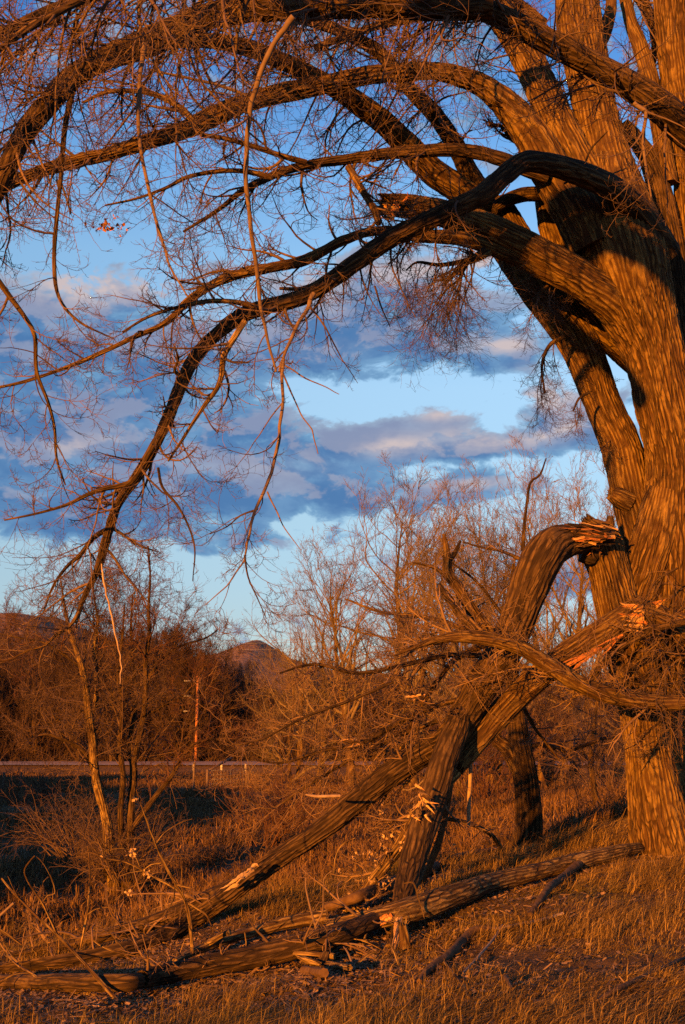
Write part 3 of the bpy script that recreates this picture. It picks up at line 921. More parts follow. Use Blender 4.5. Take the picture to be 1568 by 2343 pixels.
# smaller limbs that can be told apart
small = [
    ([12.8, 12.4], [(798, 382, 18), (820, 420, 17), (838, 450, 16), (856, 480, 16), (866, 512, 14)], M_BARK, 6),
    ([11.4, 11.2], [(452, 285, 18), (410, 245, 16), (360, 218, 14), (300, 208, 12), (240, 212, 10), (190, 235, 7)], M_BARK, 8),
    ([12.4, 11.8], [(620, 405, 14), (560, 392, 12), (500, 392, 11), (430, 405, 10), (380, 430, 8), (310, 455, 6), (240, 470, 4)], M_BARK, 8),
    ([12.0, 11.6], [(590, 235, 10), (540, 208, 9), (490, 192, 8), (430, 178, 8), (370, 166, 7), (345, 160, 5)], M_STICK, 0),
    ([12.6, 12.0], [(700, 372, 15), (640, 355, 13), (580, 335, 12), (520, 318, 11), (460, 308, 10)], M_BARK, 5),
    ([10.4, 10.0], [(560, 735, 15), (535, 775, 15), (512, 815, 15), (507, 860, 14), (496, 890, 12), (470, 925, 10), (440, 970, 8), (415, 1010, 7), (385, 1055, 5)], M_BARK_L, 10),
    ([10.4, 10.6], [(352, 1018, 13), (310, 1092, 12), (280, 1110, 12), (240, 1118, 12), (200, 1132, 10), (150, 1156, 8), (80, 1176, 6), (10, 1190, 4)], M_BARK_D, 9),
    ([11.3, 11.1], [(252, 1208, 14), (215, 1230, 12), (185, 1268, 10), (150, 1300, 8), (120, 1345, 6), (100, 1400, 4)], M_BARK_D, 8),
    ([10.7, 10.4], [(182, 1400, 9), (158, 1434, 8), (128, 1452, 7), (104, 1476, 6), (60, 1490, 5), (20, 1510, 4), (-20, 1512, 3)], M_BARK, 9),
    ([11.7, 11.3], [(718, 672, 14), (705, 705, 12), (680, 745, 10), (655, 800, 9), (640, 850, 7)], M_STICK, 5),
    ([11.6, 11.2], [(580, 700, 14), (530, 690, 12), (470, 690, 11), (410, 702, 9), (340, 725, 7), (280, 760, 5)], M_BARK, 7),
    ([11.0, 10.6], [(425, 865, 10), (400, 850, 8), (408, 820, 6), (398, 790, 4)], M_BARK_D, 3),
    ([13.0, 12.6], [(900, 525, 14), (850, 560, 12), (790, 600, 12), (740, 640, 12), (690, 660, 10), (640, 660, 7)], M_BARK, 6),
    ([8.2, 7.8], [(190, 140, 18), (165, 215, 15), (148, 300, 13), (140, 400, 11), (130, 500, 10), (124, 600, 10), (135, 680, 8), (180, 735, 6), (262, 776, 3)], M_BARK_D, 7),
    ([7.2, 7.0], [(332, 100, 15), (322, 160, 13), (316, 250, 12), (322, 340, 11), (340, 430, 10), (362, 520, 9), (385, 600, 7), (430, 680, 4)], M_STICK, 7),
    ([6.8, 7.4], [(672, 38, 18), (640, 80, 15), (605, 145, 14), (578, 225, 14), (566, 300, 13), (562, 400, 13), (572, 500, 12), (588, 620, 11), (600, 720, 10), (618, 800, 8), (632, 850, 6)], M_STICK, 4),
    ([10.6, 9.8], [(650, 820, 8), (645, 860, 9), (648, 920, 9), (640, 1000, 9), (622, 1080, 9), (602, 1130, 9), (580, 1180, 8), (566, 1240, 7), (558, 1285, 5), (520, 1340, 3.5), (470, 1385, 2)], M_STICK, 3),
    ([7.6, 8.2], [(-20, 620, 14), (20, 675, 13), (60, 730, 11), (80, 770, 10), (84, 850, 9), (110, 920, 8), (125, 980, 7), (130, 1050, 6), (150, 1110, 4)], M_BARK, 8),
    ([9.6, 9.4], [(233, 1290, 3), (236, 1320, 5), (243, 1362, 5), (256, 1408, 5), (263, 1450, 4.4), (276, 1500, 4), (279, 1530, 3.4), (275, 1565, 2)], M_DEAD, 0),
    ([10.3, 10.0], [(362, 1070, 7), (372, 1115, 7), (405, 1155, 6), (430, 1200, 5), (446, 1255, 4), (441, 1330, 2)], M_BARK_D, 2),
    ([11.6, 11.4], [(858, 655, 5), (872, 700, 4), (893, 748, 2)], M_BARK_D, 0),
    ([11.0, 10.0], [(646, 850, 5), (690, 950, 4), (715, 985, 4), (728, 1038, 2.5)], M_STICK, 0),
    ([11.0, 10.4], [(650, 835, 5), (700, 866, 4), (745, 885, 3), (776, 902, 2)], M_STICK, 0),
    ([10.6, 10.4], [(612, 1125, 5), (636, 1175, 4), (656, 1215, 3), (690, 1260, 1.6)], M_STICK, 0),
    ([10.2, 10.0], [(590, 1165, 5), (550, 1180, 4), (520, 1205, 3), (480, 1222, 2)], M_BARK_D, 2),
    ([9.9, 9.9], [(560, 1270, 5), (568, 1320, 4), (590, 1370, 3), (610, 1416, 2)], M_BARK_D, 2),
    ([13.4, 13.0], [(1120, 578, 16), (1095, 590, 15), (1068, 600, 13), (1040, 625, 10), (1020, 650, 6)], M_BARK, 10),
    ([14.6, 14.2], [(1200, 330, 12), (1170, 318, 11), (1150, 290, 9), (1120, 285, 7)], M_BARK_D, 5),
    ([13.4, 13.2], [(1290, 420, 5), (1330, 400, 5), (1350, 345, 5), (1390, 300, 4)], M_BARK_D, 0),
    ([10.4, 10.4], [(1450, 235, 12), (1478, 255, 11), (1470, 310, 9), (1478, 380, 7), (1490, 450, 5)], M_STICK, 3),
]
sp = 0
rsk = np.random.RandomState(61)
for D, pts, mt, nb in small:
    sp += 1
    dead = mt in (M_STICK, M_DEAD)
    if dead:
        fine = []
        for a, b in zip(pts[:-1], pts[1:]):
            fine.append(a)
            ln = math.hypot(a[0] - b[0], a[1] - b[1])
            if ln > 30:
                for f in (0.35, 0.7):
                    fine.append((a[0] + (b[0] - a[0]) * f + rsk.randn() * 1.0, a[1] + (b[1] - a[1]) * f, (a[2] + (b[2] - a[2]) * f) * (0.92 + 0.16 * rsk.rand())))
        pts = [(p[0], p[1], p[2] * 0.86) for p in fine + [pts[-1]]]
    o, pth = limb(TREE, "hanging_branch" if dead else "limb", D, pts, 100 + sp, mt, amp=0.002 if dead else None,
                  label="smooth barkless dead branch hanging straight down" if sp == 16 else None)
    if nb:
        shoots(pth, o, nb + 3, 0.75, 500 + sp, (-0.08, 0.10), M_TWIG, as_objects=2, dens=(5, 4, 2), t0=0.15, r_k=0.5)

# twigs of the arching crown
shoots(st_h, TREE, 44, 1.25, 21, (-0.10, 0.08), as_objects=12, dens=(6, 5, 1), minr=1.25, t0=0.30)
shoots(st_m, TREE, 50, 0.95, 22, (-0.12, 0.10), as_objects=14, dens=(6, 4, 1), minr=1.25, t0=0.34)
shoots(st_k, TREE, 72, 1.15, 23, (-0.12, 0.05), as_objects=12, dens=(7, 5, 1), minr=1.25, t0=0.0, bias=(-0.3, -0.1, -0.05))
shoots(st_n, TREE, 26, 1.0, 24, (-0.12, 0.08), as_objects=10, dens=(6, 5, 1), minr=1.25, t0=0.3)
shoots(st_o, TREE, 42, 0.95, 25, (-0.10, 0.10), as_objects=12, dens=(6, 5, 1), minr=1.25, t0=0.25)
shoots(st_e, TREE, 24, 1.1, 26, (-0.08, 0.08), as_objects=8, dens=(6, 5, 1), minr=1.25, t0=0.25)
shoots(st_f, TREE, 28, 1.2, 27, (-0.10, 0.08), as_objects=8, dens=(6, 5, 1), minr=1.25, t0=0.25)
shoots(st_j, TREE, 40, 1.1, 28, (-0.12, 0.05), as_objects=8, dens=(7, 5, 1), minr=1.25, t0=0.2, bias=(-0.3, 0, -0.1))
shoots(st_g2, TREE, 16, 1.1, 29, (-0.10, 0.05), as_objects=3, dens=(6, 5, 1), minr=1.25, t0=0.35)
shoots(st_g3, TREE, 10, 0.7, 30, (-0.10, 0.05), as_objects=2, dens=(5, 4, 1), minr=1.25, t0=0.3)
shoots(st_b, TREE, 16, 0.7, 31, (-0.22, -0.05), as_objects=3, dens=(7, 5, 1), minr=1.25, t0=0.35, bias=(-0.5, -0.2, 0))
shoots(st_s, TREE, 14, 1.0, 32, (-0.10, 0.0), as_objects=3, dens=(6, 4, 1), minr=1.25, t0=0.5)
# high limbs just above the picture whose twigs hang into it
for k, (D, pts, nb, L) in enumerate([
    ([8.4, 7.4], [(700, -90, 40), (500, -60, 34), (300, -30, 30), (120, 20, 24), (-60, 110, 18)], 44, 1.3),
    ([12.5, 11.8], [(1150, -60, 40), (950, -70, 34), (700, -60, 30), (480, -50, 26), (250, -20, 20)], 40, 1.4),
    ([7.0, 6.2], [(420, -80, 26), (260, -30, 22), (110, 40, 16), (-40, 140, 12)], 22, 0.9),
    ([14.5, 13.6], [(1240, 60, 40), (1120, -20, 34), (980, 30, 28), (860, 60, 20), (720, 110, 14)], 26, 1.3),
    ([16.0, 17.0], [(1420, -60, 36), (1480, 20, 26), (1500, 110, 18), (1470, 200, 10)], 20, 1.2)]):
    o, pth = limb(TREE, "limb", D, pts, 60 + k, M_BARK_D)
    shoots(pth, o, int(nb * 0.95), L, 70 + k, (-0.14, 0.02), as_objects=6, dens=(6, 5, 1), minr=1.25, t0=0.05, bias=(-0.25, 0, -0.25))
# hanging twig curtain under the broken limb
for k, (D, pts, nb, L) in enumerate([
    ([13.2, 12.9], [(1110, 570, 14), (1080, 590, 12), (1040, 602, 11), (1000, 606, 9), (955, 600, 6), (930, 618, 4)], 16, 1.0),
    ([13.2, 13.0], [(1090, 584, 10), (1064, 610, 9), (1050, 640, 7), (1020, 664, 5), (1000, 700, 3)], 10, 0.8),
    ([14.1, 13.8], [(1290, 770, 12), (1262, 786, 10), (1246, 812, 8), (1240, 850, 6), (1248, 900, 3)], 9, 0.75),
    ([13.9, 13.6], [(1300, 640, 10), (1260, 650, 9), (1230, 676, 7), (1215, 700, 4)], 6, 0.6),
    ([14.0, 13.8], [(1345, 900, 7), (1325, 912, 6), (1312, 940, 4)], 4, 0.5)]):
    o, pth = limb(TREE, "limb", D, pts, 80 + k, M_BARK_D)
    shoots(pth, o, nb, L, 90 + k, (-0.30, -0.16), as_objects=4, dens=(7, 5, 2), t0=0.15, bias=(0, 0, -0.9), ang=(20, 60), len23=(1.3, 1.2))
# unseen limbs added above the viewer, shaped to shade the limb and stems beyond
tv = np.array(trav)
for k, (D, back, pts) in enumerate([
    ([12.9, 12.6, 12.3, 12.1, 11.9, 11.7, 11.5], 9.0, [(1420, 440, 60), (1330, 395, 70), (1262, 372, 70), (1200, 366, 66), (1150, 400, 64), (1100, 444, 66), (1000, 490, 64), (900, 538, 62), (830, 586, 58), (760, 636, 52), (690, 676, 40), (620, 700, 24)]),
    ([14.6, 14.4], 10.0, [(1130, 600, 30), (1230, 690, 44), (1300, 760, 54), (1380, 820, 54), (1440, 880, 50), (1500, 960, 40)]),
    ([12.9, 13.2], 9.5, [(1250, 470, 60), (1330, 460, 76), (1420, 500, 80), (1500, 560, 70), (1560, 640, 60)])]):
    path = limb_path(D, pts, 0.06)
    if k == 0:
        path = st_m[int(len(st_m) * 0.10):int(len(st_m) * 0.80):2].copy()
        tt = np.linspace(0, 1, len(path))
        path[:, 3] *= 1.15 + 0.15 * np.sin(tt * 17)
        path[:, 0] += 0.05 * np.sin(tt * 23) - 0.04
        path[:, 2] += 0.04 * np.sin(tt * 31)
    path[:, :3] -= tv * back
    if path[:, 2].min() > 3.5:
        V, f, at = bark_tube(path, 30, 0.01, 19, seed=800 + k)
        link("limb", make_mesh("limb", V, f, True, M_BARK_D, at), TREE)  # added out of view as a shade caster
# brown leaf cluster caught in the twigs
rs = np.random.RandomState(5)
add_leaves(U(np.array([250.0] * 40), np.array([517.0] * 40), np.array([11.6] * 40)) + rs.randn(40, 3) * [0.09, 0.06, 0.03], TREE, rs, 0.045, M_LEAF_O)

# torn wood on the broken stem and the big broken limb hanging from its hinge
Q_GROUND = []
Q_PTS = [
    (1376, 1224, 50), (1330, 1232, 66), (1292, 1238, 78), (1258, 1256, 92), (1232, 1294, 96), (1212, 1340, 94), (1194, 1392, 84), (1172, 1448, 82), (1142, 1510, 80), (1100, 1575, 76), (1062, 1636, 72), (1026, 1692, 68),
    (965, 1728, 58), (880, 1782, 58), (800, 1846, 56), (722, 1908, 50), (640, 1962, 45), (570, 2010, 48), (505, 2060, 46), (440, 2104, 44), (360, 2150, 40), (280, 2176, 38), (200, 2190, 34), (110, 2204, 28), (20, 2214, 20), (-50, 2222, 14)]
q_d = list(np.interp(np.arange(len(Q_PTS)), [0, 4, 11, 15, 19], [13.75, 13.2, 12.75, 12.1, 11.75]))
for q_i in range(19, len(Q_PTS)):
    q_g = on_ground(Q_PTS[q_i][0], Q_PTS[q_i][1] + 0.34 * Q_PTS[q_i][2])
    q_d[q_i] = 0.5 * q_d[q_i - 1] + 0.5 * (min(12.3, float(np.dot(q_g - CAM, FW))) - 0.40)
o, q_path = limb(TREE, "broken_limb", q_d, Q_PTS, 40, M_BARK_D,
    label="huge snapped limb folded down from its hinge, its far end lying on the grass", jag0=0.12)
QL = o
o2, q2 = limb(QL, "fork", [12.8, 12.4, 11.9, 11.3, 10.6, 9.3], [(1062, 1620, 40), (1044, 1670, 58), (1026, 1712, 64), (1010, 1760, 64), (990, 1830, 64), (966, 1900, 64), (944, 1975, 60), (926, 2040, 50), (914, 2095, 36), (904, 2150, 20), (898, 2200, 8)], 41, M_BARK_D, label="straight dead fork standing with its torn tip on the ground")
for q_i in range(18, len(Q_PTS)):
    q_u = U(Q_PTS[q_i][0], Q_PTS[q_i][1], q_d[q_i])
    Q_GROUND.append([q_u[0], q_u[1], 0.1])
o3, q3 = limb(QL, "fork", [11.95, 11.9, 11.9, 11.8], [(560, 2010, 30), (500, 2044, 38), (400, 2090, 36), (320, 2120, 34), (240, 2140, 30), (160, 2160, 26), (80, 2176, 20), (20, 2186, 10)], 42, M_BARK_D)
for k in range(7):
    x0, y0 = 590 - k * 9, 1978 + k * 6
    splinter("splinter", U(x0, y0 + 6 * (k % 3), 11.6), U(x0 - 34, y0 + 20 + 6 * (k % 3), 11.55), 0.035, QL, M_LEAF, 1300 + k)
rs = np.random.RandomState(8)
hp = U(1345, 1228, 13.65)
for k in range(150):
    a = rs.rand()
    x0, y0 = 1408 - a * 84 + rs.randn() * 5, 1224 + rs.randn() * 11 + 10 * (a - .3) ** 2
    x1, y1 = x0 - 26 - rs.rand() * 62, y0 - 7 + rs.randn() * 9 + 8 * a
    D = 13.60 - rs.rand() * 0.30
    splinter("splinter", U(x0, y0, D), U(x1, y1, D - 0.05), 0.012 + rs.rand() * 0.032, TREE, (M_TORN, M_TORN_R, M_ROT, M_BARK_D)[int(rs.choice(4, p=[.12, .26, .34, .28]))], 900 + k)
for k in range(16):
    x0, y0 = 1348 + rs.randn() * 14, 1240 + rs.rand() * 12
    splinter("splinter", U(x0, y0, 13.6), U(x0 - 14 + rs.randn() * 18, y0 + 8 + rs.rand() * 22, 13.55), 0.03, TREE, (M_TORN_R, M_ROT)[k % 2], 1020 + k)
limb(TREE, "hollow", [13.75, 13.75], [(1330, 1262, 46), (1352, 1268, 52), (1366, 1276, 36)], 44, M_DARK_WOOD, amp=0.02)  # solid near-black lump, not an opening
limb(TREE, "stub", [14.0, 14.0], [(1392, 1222, 26), (1395, 1200, 22), (1396, 1182, 13)], 45, M_BARK_D, jag1=0.03)
# splintered end of the short broken limb
for k in range(16):
    x0, y0 = 906 + rs.randn() * 8, 472 + rs.randn() * 13
    splinter("splinter", U(x0, y0, 13.12), U(x0 - 22 - rs.rand() * 16, y0 + rs.randn() * 5, 13.1), 0.05, TREE, (M_TORN_R, M_TORN)[k % 2], 960 + k)
splinter("splinter", U(925, 462, 13.15), U(932, 438, 13.1), 0.07, TREE, M_TORN_R, 981)
# torn tip of the standing fork
for k in range(7):
    x0 = 912 + rs.randn() * 6
    splinter("splinter", U(x0, 2096 + rs.rand() * 24, 10.05), U(899 + rs.randn() * 3, 2165 + rs.rand() * 38, 9.5), 0.03 + rs.rand() * 0.02, QL, M_TORN, 990 + k)
# big pale lump where the standing fork lost its bark
for k in range(40):
    x0, y0 = 962 + rs.randn() * 8, 1836 + rs.randn() * 15
    splinter("bark_flake", U(x0, y0, 11.5), U(x0 + rs.randn() * 12, y0 + 6 + rs.rand() * 16, 11.46), 0.024, QL, (M_TORN, M_STICK, M_BARK_L)[k % 3], 1050 + k)

# twigs along the fallen part of the broken limb
shoots(q_path[: int(len(q_path) * 0.50)], QL, 6, 0.6, 50, (-0.05, 0.05), M_TWIG_T, as_objects=3, dens=(4, 3, 1), t0=0.5, bias=(-0.5, 0, 0))
shoots(q_path[int(len(q_path) * 0.55):], QL, 10, 0.7, 51, (0.04, 0.06), M_TWIG_T, as_objects=4, dens=(4, 3, 1), t0=0.3, bias=(0, 0, 0.8))

# vine-like dead twigs round the lower stems at the right edge
o, pth = limb(TREE, "limb", [13.0, 13.1], [(1600, 1500, 10), (1540, 1500, 11), (1500, 1440, 9), (1470, 1400, 6)], 86, M_BARK_D)
shoots(pth, o, 16, 0.9, 87, (-0.2, -0.1), M_TWIG, as_objects=5, dens=(6, 4, 1))
o, pth = limb(TREE, "limb", [12.9, 12.9], [(1580, 1420, 16), (1500, 1440, 15), (1440, 1470, 13), (1400, 1500, 13), (1370, 1530, 14), (1350, 1570, 15)], 88, M_BARK_D)
shoots(pth, o, 12, 0.6, 89, (-0.2, 0.0), M_TWIG, as_objects=4, dens=(6, 4, 1))
for k, pts in enumerate([[(1545, 1330, 6), (1535, 1450, 6), (1532, 1600, 5), (1538, 1700, 3)], [(1510, 1380, 5), (1518, 1480, 5), (1520, 1600, 4), (1500, 1690, 2)],
                         [(1560, 1560, 7), (1500, 1570, 8), (1440, 1560, 7), (1400, 1545, 4)], [(1565, 1620, 6), (1500, 1660, 5), (1460, 1700, 3), (1430, 1715, 2)],
                         [(1550, 1300, 6), (1500, 1330, 5), (1470, 1380, 4), (1440, 1400, 2)]]):
    o, pth = limb(TREE, "dead_branch", [13.2, 13.0], pts, 120 + k, M_BARK_D)
    shoots(pth, o, 10, 0.55, 130 + k, (-0.25, -0.1), M_TWIG, as_objects=2, dens=(5, 4, 1))

# ------------------------------------------------------------------ fallen limbs, logs and sticks
GROUND_PTS = list(Q_GROUND)


def settle(pts, gap=0.42):
    """depths at which a lying limb drawn at these places rests on the ground"""
    x = np.array([p[0] for p in pts], float)
    D = []
    for px, py, w in pts:
        q = on_ground(px, py + 0.34 * w)
        D.append(float(np.dot(q - CAM, FW)))
    D = np.array(D)
    s = np.linspace(0, 1, len(D))
    fit = np.polyval(np.polyfit(s, D, min(3, len(D) - 1)), s)
    D = np.minimum(fit, D + 0.05) - gap
    for p, d in zip(pts, D):
        GROUND_PTS.append(list(U(p[0], p[1], d)[:2]) + [p[2] / 2 * d / F])
    return list(D)


def lone(name, label, cat, D, pts, seed, mat=None, tw=0, L=0.6, grp=None, tmat=None, droop=(0.0, 0.08), dens=(5, 4, 2), bias=None, part="bark_log", as_objects=3, **kw):
    if D is None:
        D = settle(pts)
    mid = U(pts[len(pts) // 2][0], pts[len(pts) // 2][1], float(np.mean(D)))
    t = thing(name, label, cat, mid, grp)
    o, pth = limb(t, part, D, pts, seed, mat, **kw)
    if tw:
        shoots(pth, t, tw, L, seed + 3000, droop, tmat or M_TWIG_T, as_objects=as_objects, dens=dens, bias=bias, t0=0.1, r_k=0.5)
    return t, pth


t, w_path = lone("fallen_limb", "thick furrowed limb leaning down to the left behind the folded limb", "limb",
                 [13.5, 13.2, 12.9, 12.7], [(1462, 1400, 66), (1425, 1418, 64), (1380, 1446, 62), (1300, 1498, 64), (1220, 1560, 62), (1140, 1638, 60), (1090, 1694, 58), (1062, 1728, 54), (1046, 1750, 44)], 201, M_BARK, jag0=0.10, jag1=0.07)
for k in range(12):
    x0 = 1330 + rs.rand() * 100
    y0 = 1480 - (x0 - 1330) * 0.55 + 22 + rs.rand() * 6
    splinter("splinter", U(x0, y0, 13.0), U(x0 - 40 - rs.rand() * 50, y0 + 26 + rs.rand() * 32, 12.85), 0.035, t, M_TORN_R, 1100 + k)
t, x_path = lone("broken_stub", "stub with a bright yellow splintered end jutting in from the right edge", "stub", [13.2, 13.5],
                 [(1452, 1398, 44), (1476, 1404, 64), (1520, 1424, 72), (1590, 1450, 78), (1680, 1470, 80)], 202, M_BARK, part="stub_wood", jag0=0.10)
for k in range(16):
    x0, y0 = 1462 + rs.randn() * 5, 1400 + rs.randn() * 16 + 8
    splinter("splinter", U(x0 + 6, y0, 13.05), U(x0 - 26 - rs.rand() * 20, y0 - 12 + rs.rand() * 14, 13.0), 0.045, t, (M_TORN, M_TORN_R)[k % 3 == 2], 1120 + k)
for k in range(4):
    splinter("splinter", U(1470 + k * 4, 1394 + k * 2, 13.2), U(1524 - k * 6, 1374 + k * 4, 13.1), 0.09, t, (M_TORN_R, M_TORN)[k % 2], 1140 + k)

t, y_path = lone("fallen_branch", "long smooth branch crossing in front of the folded limb in a shallow curve", "branch", [12.9, 12.6, 12.3, 12.1, 11.8],
                 [(1580, 1606, 34), (1520, 1608, 36), (1460, 1602, 38), (1396, 1590, 41), (1322, 1562, 40), (1252, 1520, 38), (1192, 1482, 36), (1120, 1462, 33), (1060, 1456, 30), (1005, 1462, 20), (950, 1480, 12), (900, 1500, 6)],
                 203, M_BARK, amp=0.006, tw=26, L=1.0, bias=(-0.7, 0, 0.05), dens=(7, 5, 2), as_objects=10, part="branch_wood")
# tangle of the fallen crown
tang = thing("brush_heap", "tangled heap of broken branches and twigs spreading left from the folded limb", "brush heap", U(850, 1750, 12.5))
for k, (D, pts, n, L) in enumerate([
    ([13.0, 12.6], [(1090, 1600, 14), (1010, 1610, 14), (920, 1650, 13), (830, 1700, 11), (740, 1716, 9), (650, 1745, 6), (590, 1740, 4)], 26, 0.9),
    ([13.4, 12.6], [(1120, 1470, 16), (1040, 1510, 14), (980, 1590, 12), (930, 1680, 10), (900, 1760, 8), (880, 1830, 5)], 18, 0.8),
    ([13.2, 12.0], [(1110, 1500, 13), (1020, 1500, 12), (930, 1520, 11), (820, 1540, 9), (720, 1520, 7), (640, 1540, 4)], 24, 0.95),
    ([13.4, 13.8], [(1110, 1470, 13), (1040, 1430, 11), (960, 1410, 9), (870, 1400, 7), (790, 1370, 4)], 20, 1.0),
    ([12.9, 12.6], [(1000, 1650, 10), (900, 1690, 9), (800, 1740, 8), (700, 1800, 7), (620, 1850, 5), (570, 1830, 3)], 20, 0.85),
    ([13.6, 13.4], [(1060, 1650, 10), (1000, 1700, 9), (940, 1780, 8), (880, 1840, 5)], 12, 0.6),
    ([12.0, 11.4], [(900, 1560, 8), (810, 1600, 7), (700, 1640, 6), (600, 1690, 5), (530, 1700, 4), (505, 1640, 2.5)], 14, 0.75),
    ([13.8, 14.0], [(1200, 1620, 9), (1220, 1660, 8), (1250, 1700, 6), (1280, 1740, 4)], 8, 0.5),
    ([13.8, 14.0], [(1160, 1420, 9), (1130, 1380, 8), (1090, 1330, 6), (1010, 1270, 4)], 8, 0.7)]):
    o, pth = limb(tang, "branch", D, pts, 220 + k, M_BARK if k % 2 else M_BARK_D)
    shoots(pth, o, n, L, 240 + k, (-0.08, 0.06), M_TWIG_T, as_objects=5, dens=(6, 5, 2), t0=0.15, ang=(20, 80), minr=1.1)
for (x, y) in ((812, 1700), (962, 1600)):
    for k in range(9):
        x0, y0 = x + rs.randn() * 10, y + rs.randn() * 5
        splinter("splinter", U(x0, y0, 11.9), U(x0 - 14 + rs.randn() * 14, y0 + rs.randn() * 6, 11.85), 0.026, tang, M_BARK_L if k % 2 else M_TORN, 1160 + k + x)
# dead snag with a forked top
t, pth = lone("dead_snag", "upright dead snag with a forked broken top rising behind the tangle", "snag", [13.4, 13.5],
              [(1150, 1490, 34), (1112, 1440, 33), (1082, 1398, 31), (1052, 1350, 27), (1026, 1312, 24), (1024, 1280, 20), (1020, 1250, 15), (1016, 1222, 8)], 260, M_BARK, part="snag_wood")
for D, pts in (([13.5, 13.5], [(1026, 1285, 14), (1042, 1264, 11), (1054, 1236, 5)]), ([13.5, 13.5], [(1030, 1330, 12), (1000, 1302, 9), (970, 1292, 6), (945, 1288, 3)]),
               ([13.2, 13.2], [(1090, 1450, 24), (1050, 1400, 22), (1020, 1360, 18), (1004, 1336, 9)])):
    limb(t, "stub", D, pts, 263, M_BARK_D)
lone("dead_sapling", "thin dark dead stem with a kinked top rising behind the folded limb", "stem", [14.0, 14.2],
     [(1196, 1260, 10), (1200, 1200, 8), (1206, 1150, 7), (1214, 1104, 6), (1236, 1086, 5), (1250, 1048, 2.5)], 265, M_BARK_D, part="stem_wood")
lone("dead_twig_branch", "thin branch arching left from the top of the folded limb", "branch", [13.3, 13.5],
     [(1196, 1282, 9), (1150, 1262, 7), (1100, 1252, 5), (1060, 1240, 3)], 266, M_BARK_D, part="branch_wood", tw=4, L=0.4, dens=(4, 3, 0))

# logs
t, lg3 = lone("fallen_log", "long sunlit furrowed log running from the foot of the trunk down to the left", "log", None,
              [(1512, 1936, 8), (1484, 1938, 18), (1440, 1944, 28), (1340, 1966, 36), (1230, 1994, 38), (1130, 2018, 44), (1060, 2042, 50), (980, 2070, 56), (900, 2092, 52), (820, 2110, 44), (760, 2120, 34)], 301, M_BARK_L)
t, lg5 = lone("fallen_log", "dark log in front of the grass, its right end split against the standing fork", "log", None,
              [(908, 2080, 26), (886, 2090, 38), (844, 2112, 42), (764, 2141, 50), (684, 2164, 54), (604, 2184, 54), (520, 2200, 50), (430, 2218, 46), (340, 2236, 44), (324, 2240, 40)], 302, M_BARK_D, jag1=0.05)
for k in range(8):
    x0 = 900 - rs.rand() * 20
    splinter("splinter", U(x0, 2090 + rs.rand() * 14, 10.25), U(x0 - 45 - rs.rand() * 30, 2124 + rs.rand() * 14, 10.2), 0.035, t, (M_TORN, M_TORN_R)[k % 2], 1200 + k)
shoots(lg5, t, 12, 0.7, 3302, (-0.02, 0.06), M_TWIG_T, as_objects=5, dens=(4, 3, 1), t0=0.2, bias=(-0.3, -0.3, 0.5), minr=1.3)
shoots(q3, o3, 14, 0.8, 3303, (-0.02, 0.06), M_TWIG_T, as_objects=5, dens=(4, 3, 1), t0=0.2, bias=(-0.3, -0.2, 0.7), minr=1.3)
lone("fallen_log", "half buried log at the bottom left running on from the dark log", "log", None,
     [(328, 2243, 34), (290, 2248, 40), (200, 2248, 40), (120, 2246, 36), (40, 2246, 34), (-60, 2244, 30)], 303, M_BARK_D, jag0=0.06)
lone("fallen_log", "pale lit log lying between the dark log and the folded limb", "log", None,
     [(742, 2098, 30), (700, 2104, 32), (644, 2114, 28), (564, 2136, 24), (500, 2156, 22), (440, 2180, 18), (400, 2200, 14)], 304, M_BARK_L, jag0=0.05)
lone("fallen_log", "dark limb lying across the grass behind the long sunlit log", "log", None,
     [(1150, 1945, 20), (1060, 1962, 24), (980, 1990, 26), (900, 2020, 28), (820, 2052, 26), (740, 2080, 18)], 305, M_ROT, tw=8, L=0.5)
t, bk6 = lone("leaning_branch", "bark shedding branch with clinging dry leaves leaning behind the standing fork", "branch", [12.4, 12.2, 12.0, 11.8],
              [(1040, 1762, 40), (1006, 1800, 38), (975, 1840, 36), (940, 1896, 32), (905, 1950, 28), (862, 2005, 28), (820, 2060, 26), (796, 2090, 22)], 306, M_BARK_L, tw=22, L=0.7,
              bias=(-0.3, -0.3, 0.2), dens=(5, 4, 2), as_objects=6, part="branch_wood")
rs2 = np.random.RandomState(4)
tw_pts = [np.array([v.co for v in c.data.vertices]) for c in t.children if c.name.startswith("twigs")][0]
cent = tw_pts[rs2.randint(0, len(tw_pts), 70)]
add_leaves(cent[rs2.randint(0, 70, 330)] + rs2.randn(330, 3) * 0.016, t, rs2, 0.030, M_LEAF)
lone("leaning_branch", "leaning reddish branch right behind the standing fork", "branch", [12.6, 12.9],
     [(1032, 1790, 14), (1022, 1850, 15), (1006, 1920, 16), (985, 1975, 16), (968, 2020, 12)], 307, M_ROT, part="branch_wood")
lone("hanging_stick", "weathered grey stick hanging upright between the two lower trunks", "stick", [13.2, 13.3],
     [(1077, 1735, 10), (1076, 1790, 9), (1073, 1840, 9), (1073, 1892, 8)], 308, M_DEAD, part="stick_wood", amp=0.002)
lone("arched_branch", "low arched branch bowing down to the foot of the dark trunk", "branch", [14.0, 15.0],
     [(1006, 1872, 9), (1050, 1878, 10), (1094, 1892, 10), (1126, 1912, 10), (1146, 1940, 12), (1150, 1960, 10)], 309, M_BARK, part="branch_wood", tw=6, L=0.5, dens=(4, 3, 1))
lone("broken_stick", "pale barkless stick on the left side of the folded limb", "stick", [11.5, 11.6], [(700, 1818, 4), (725, 1822, 7), (778, 1821, 7)], 310, M_DEAD, part="stick_wood", amp=0.001)
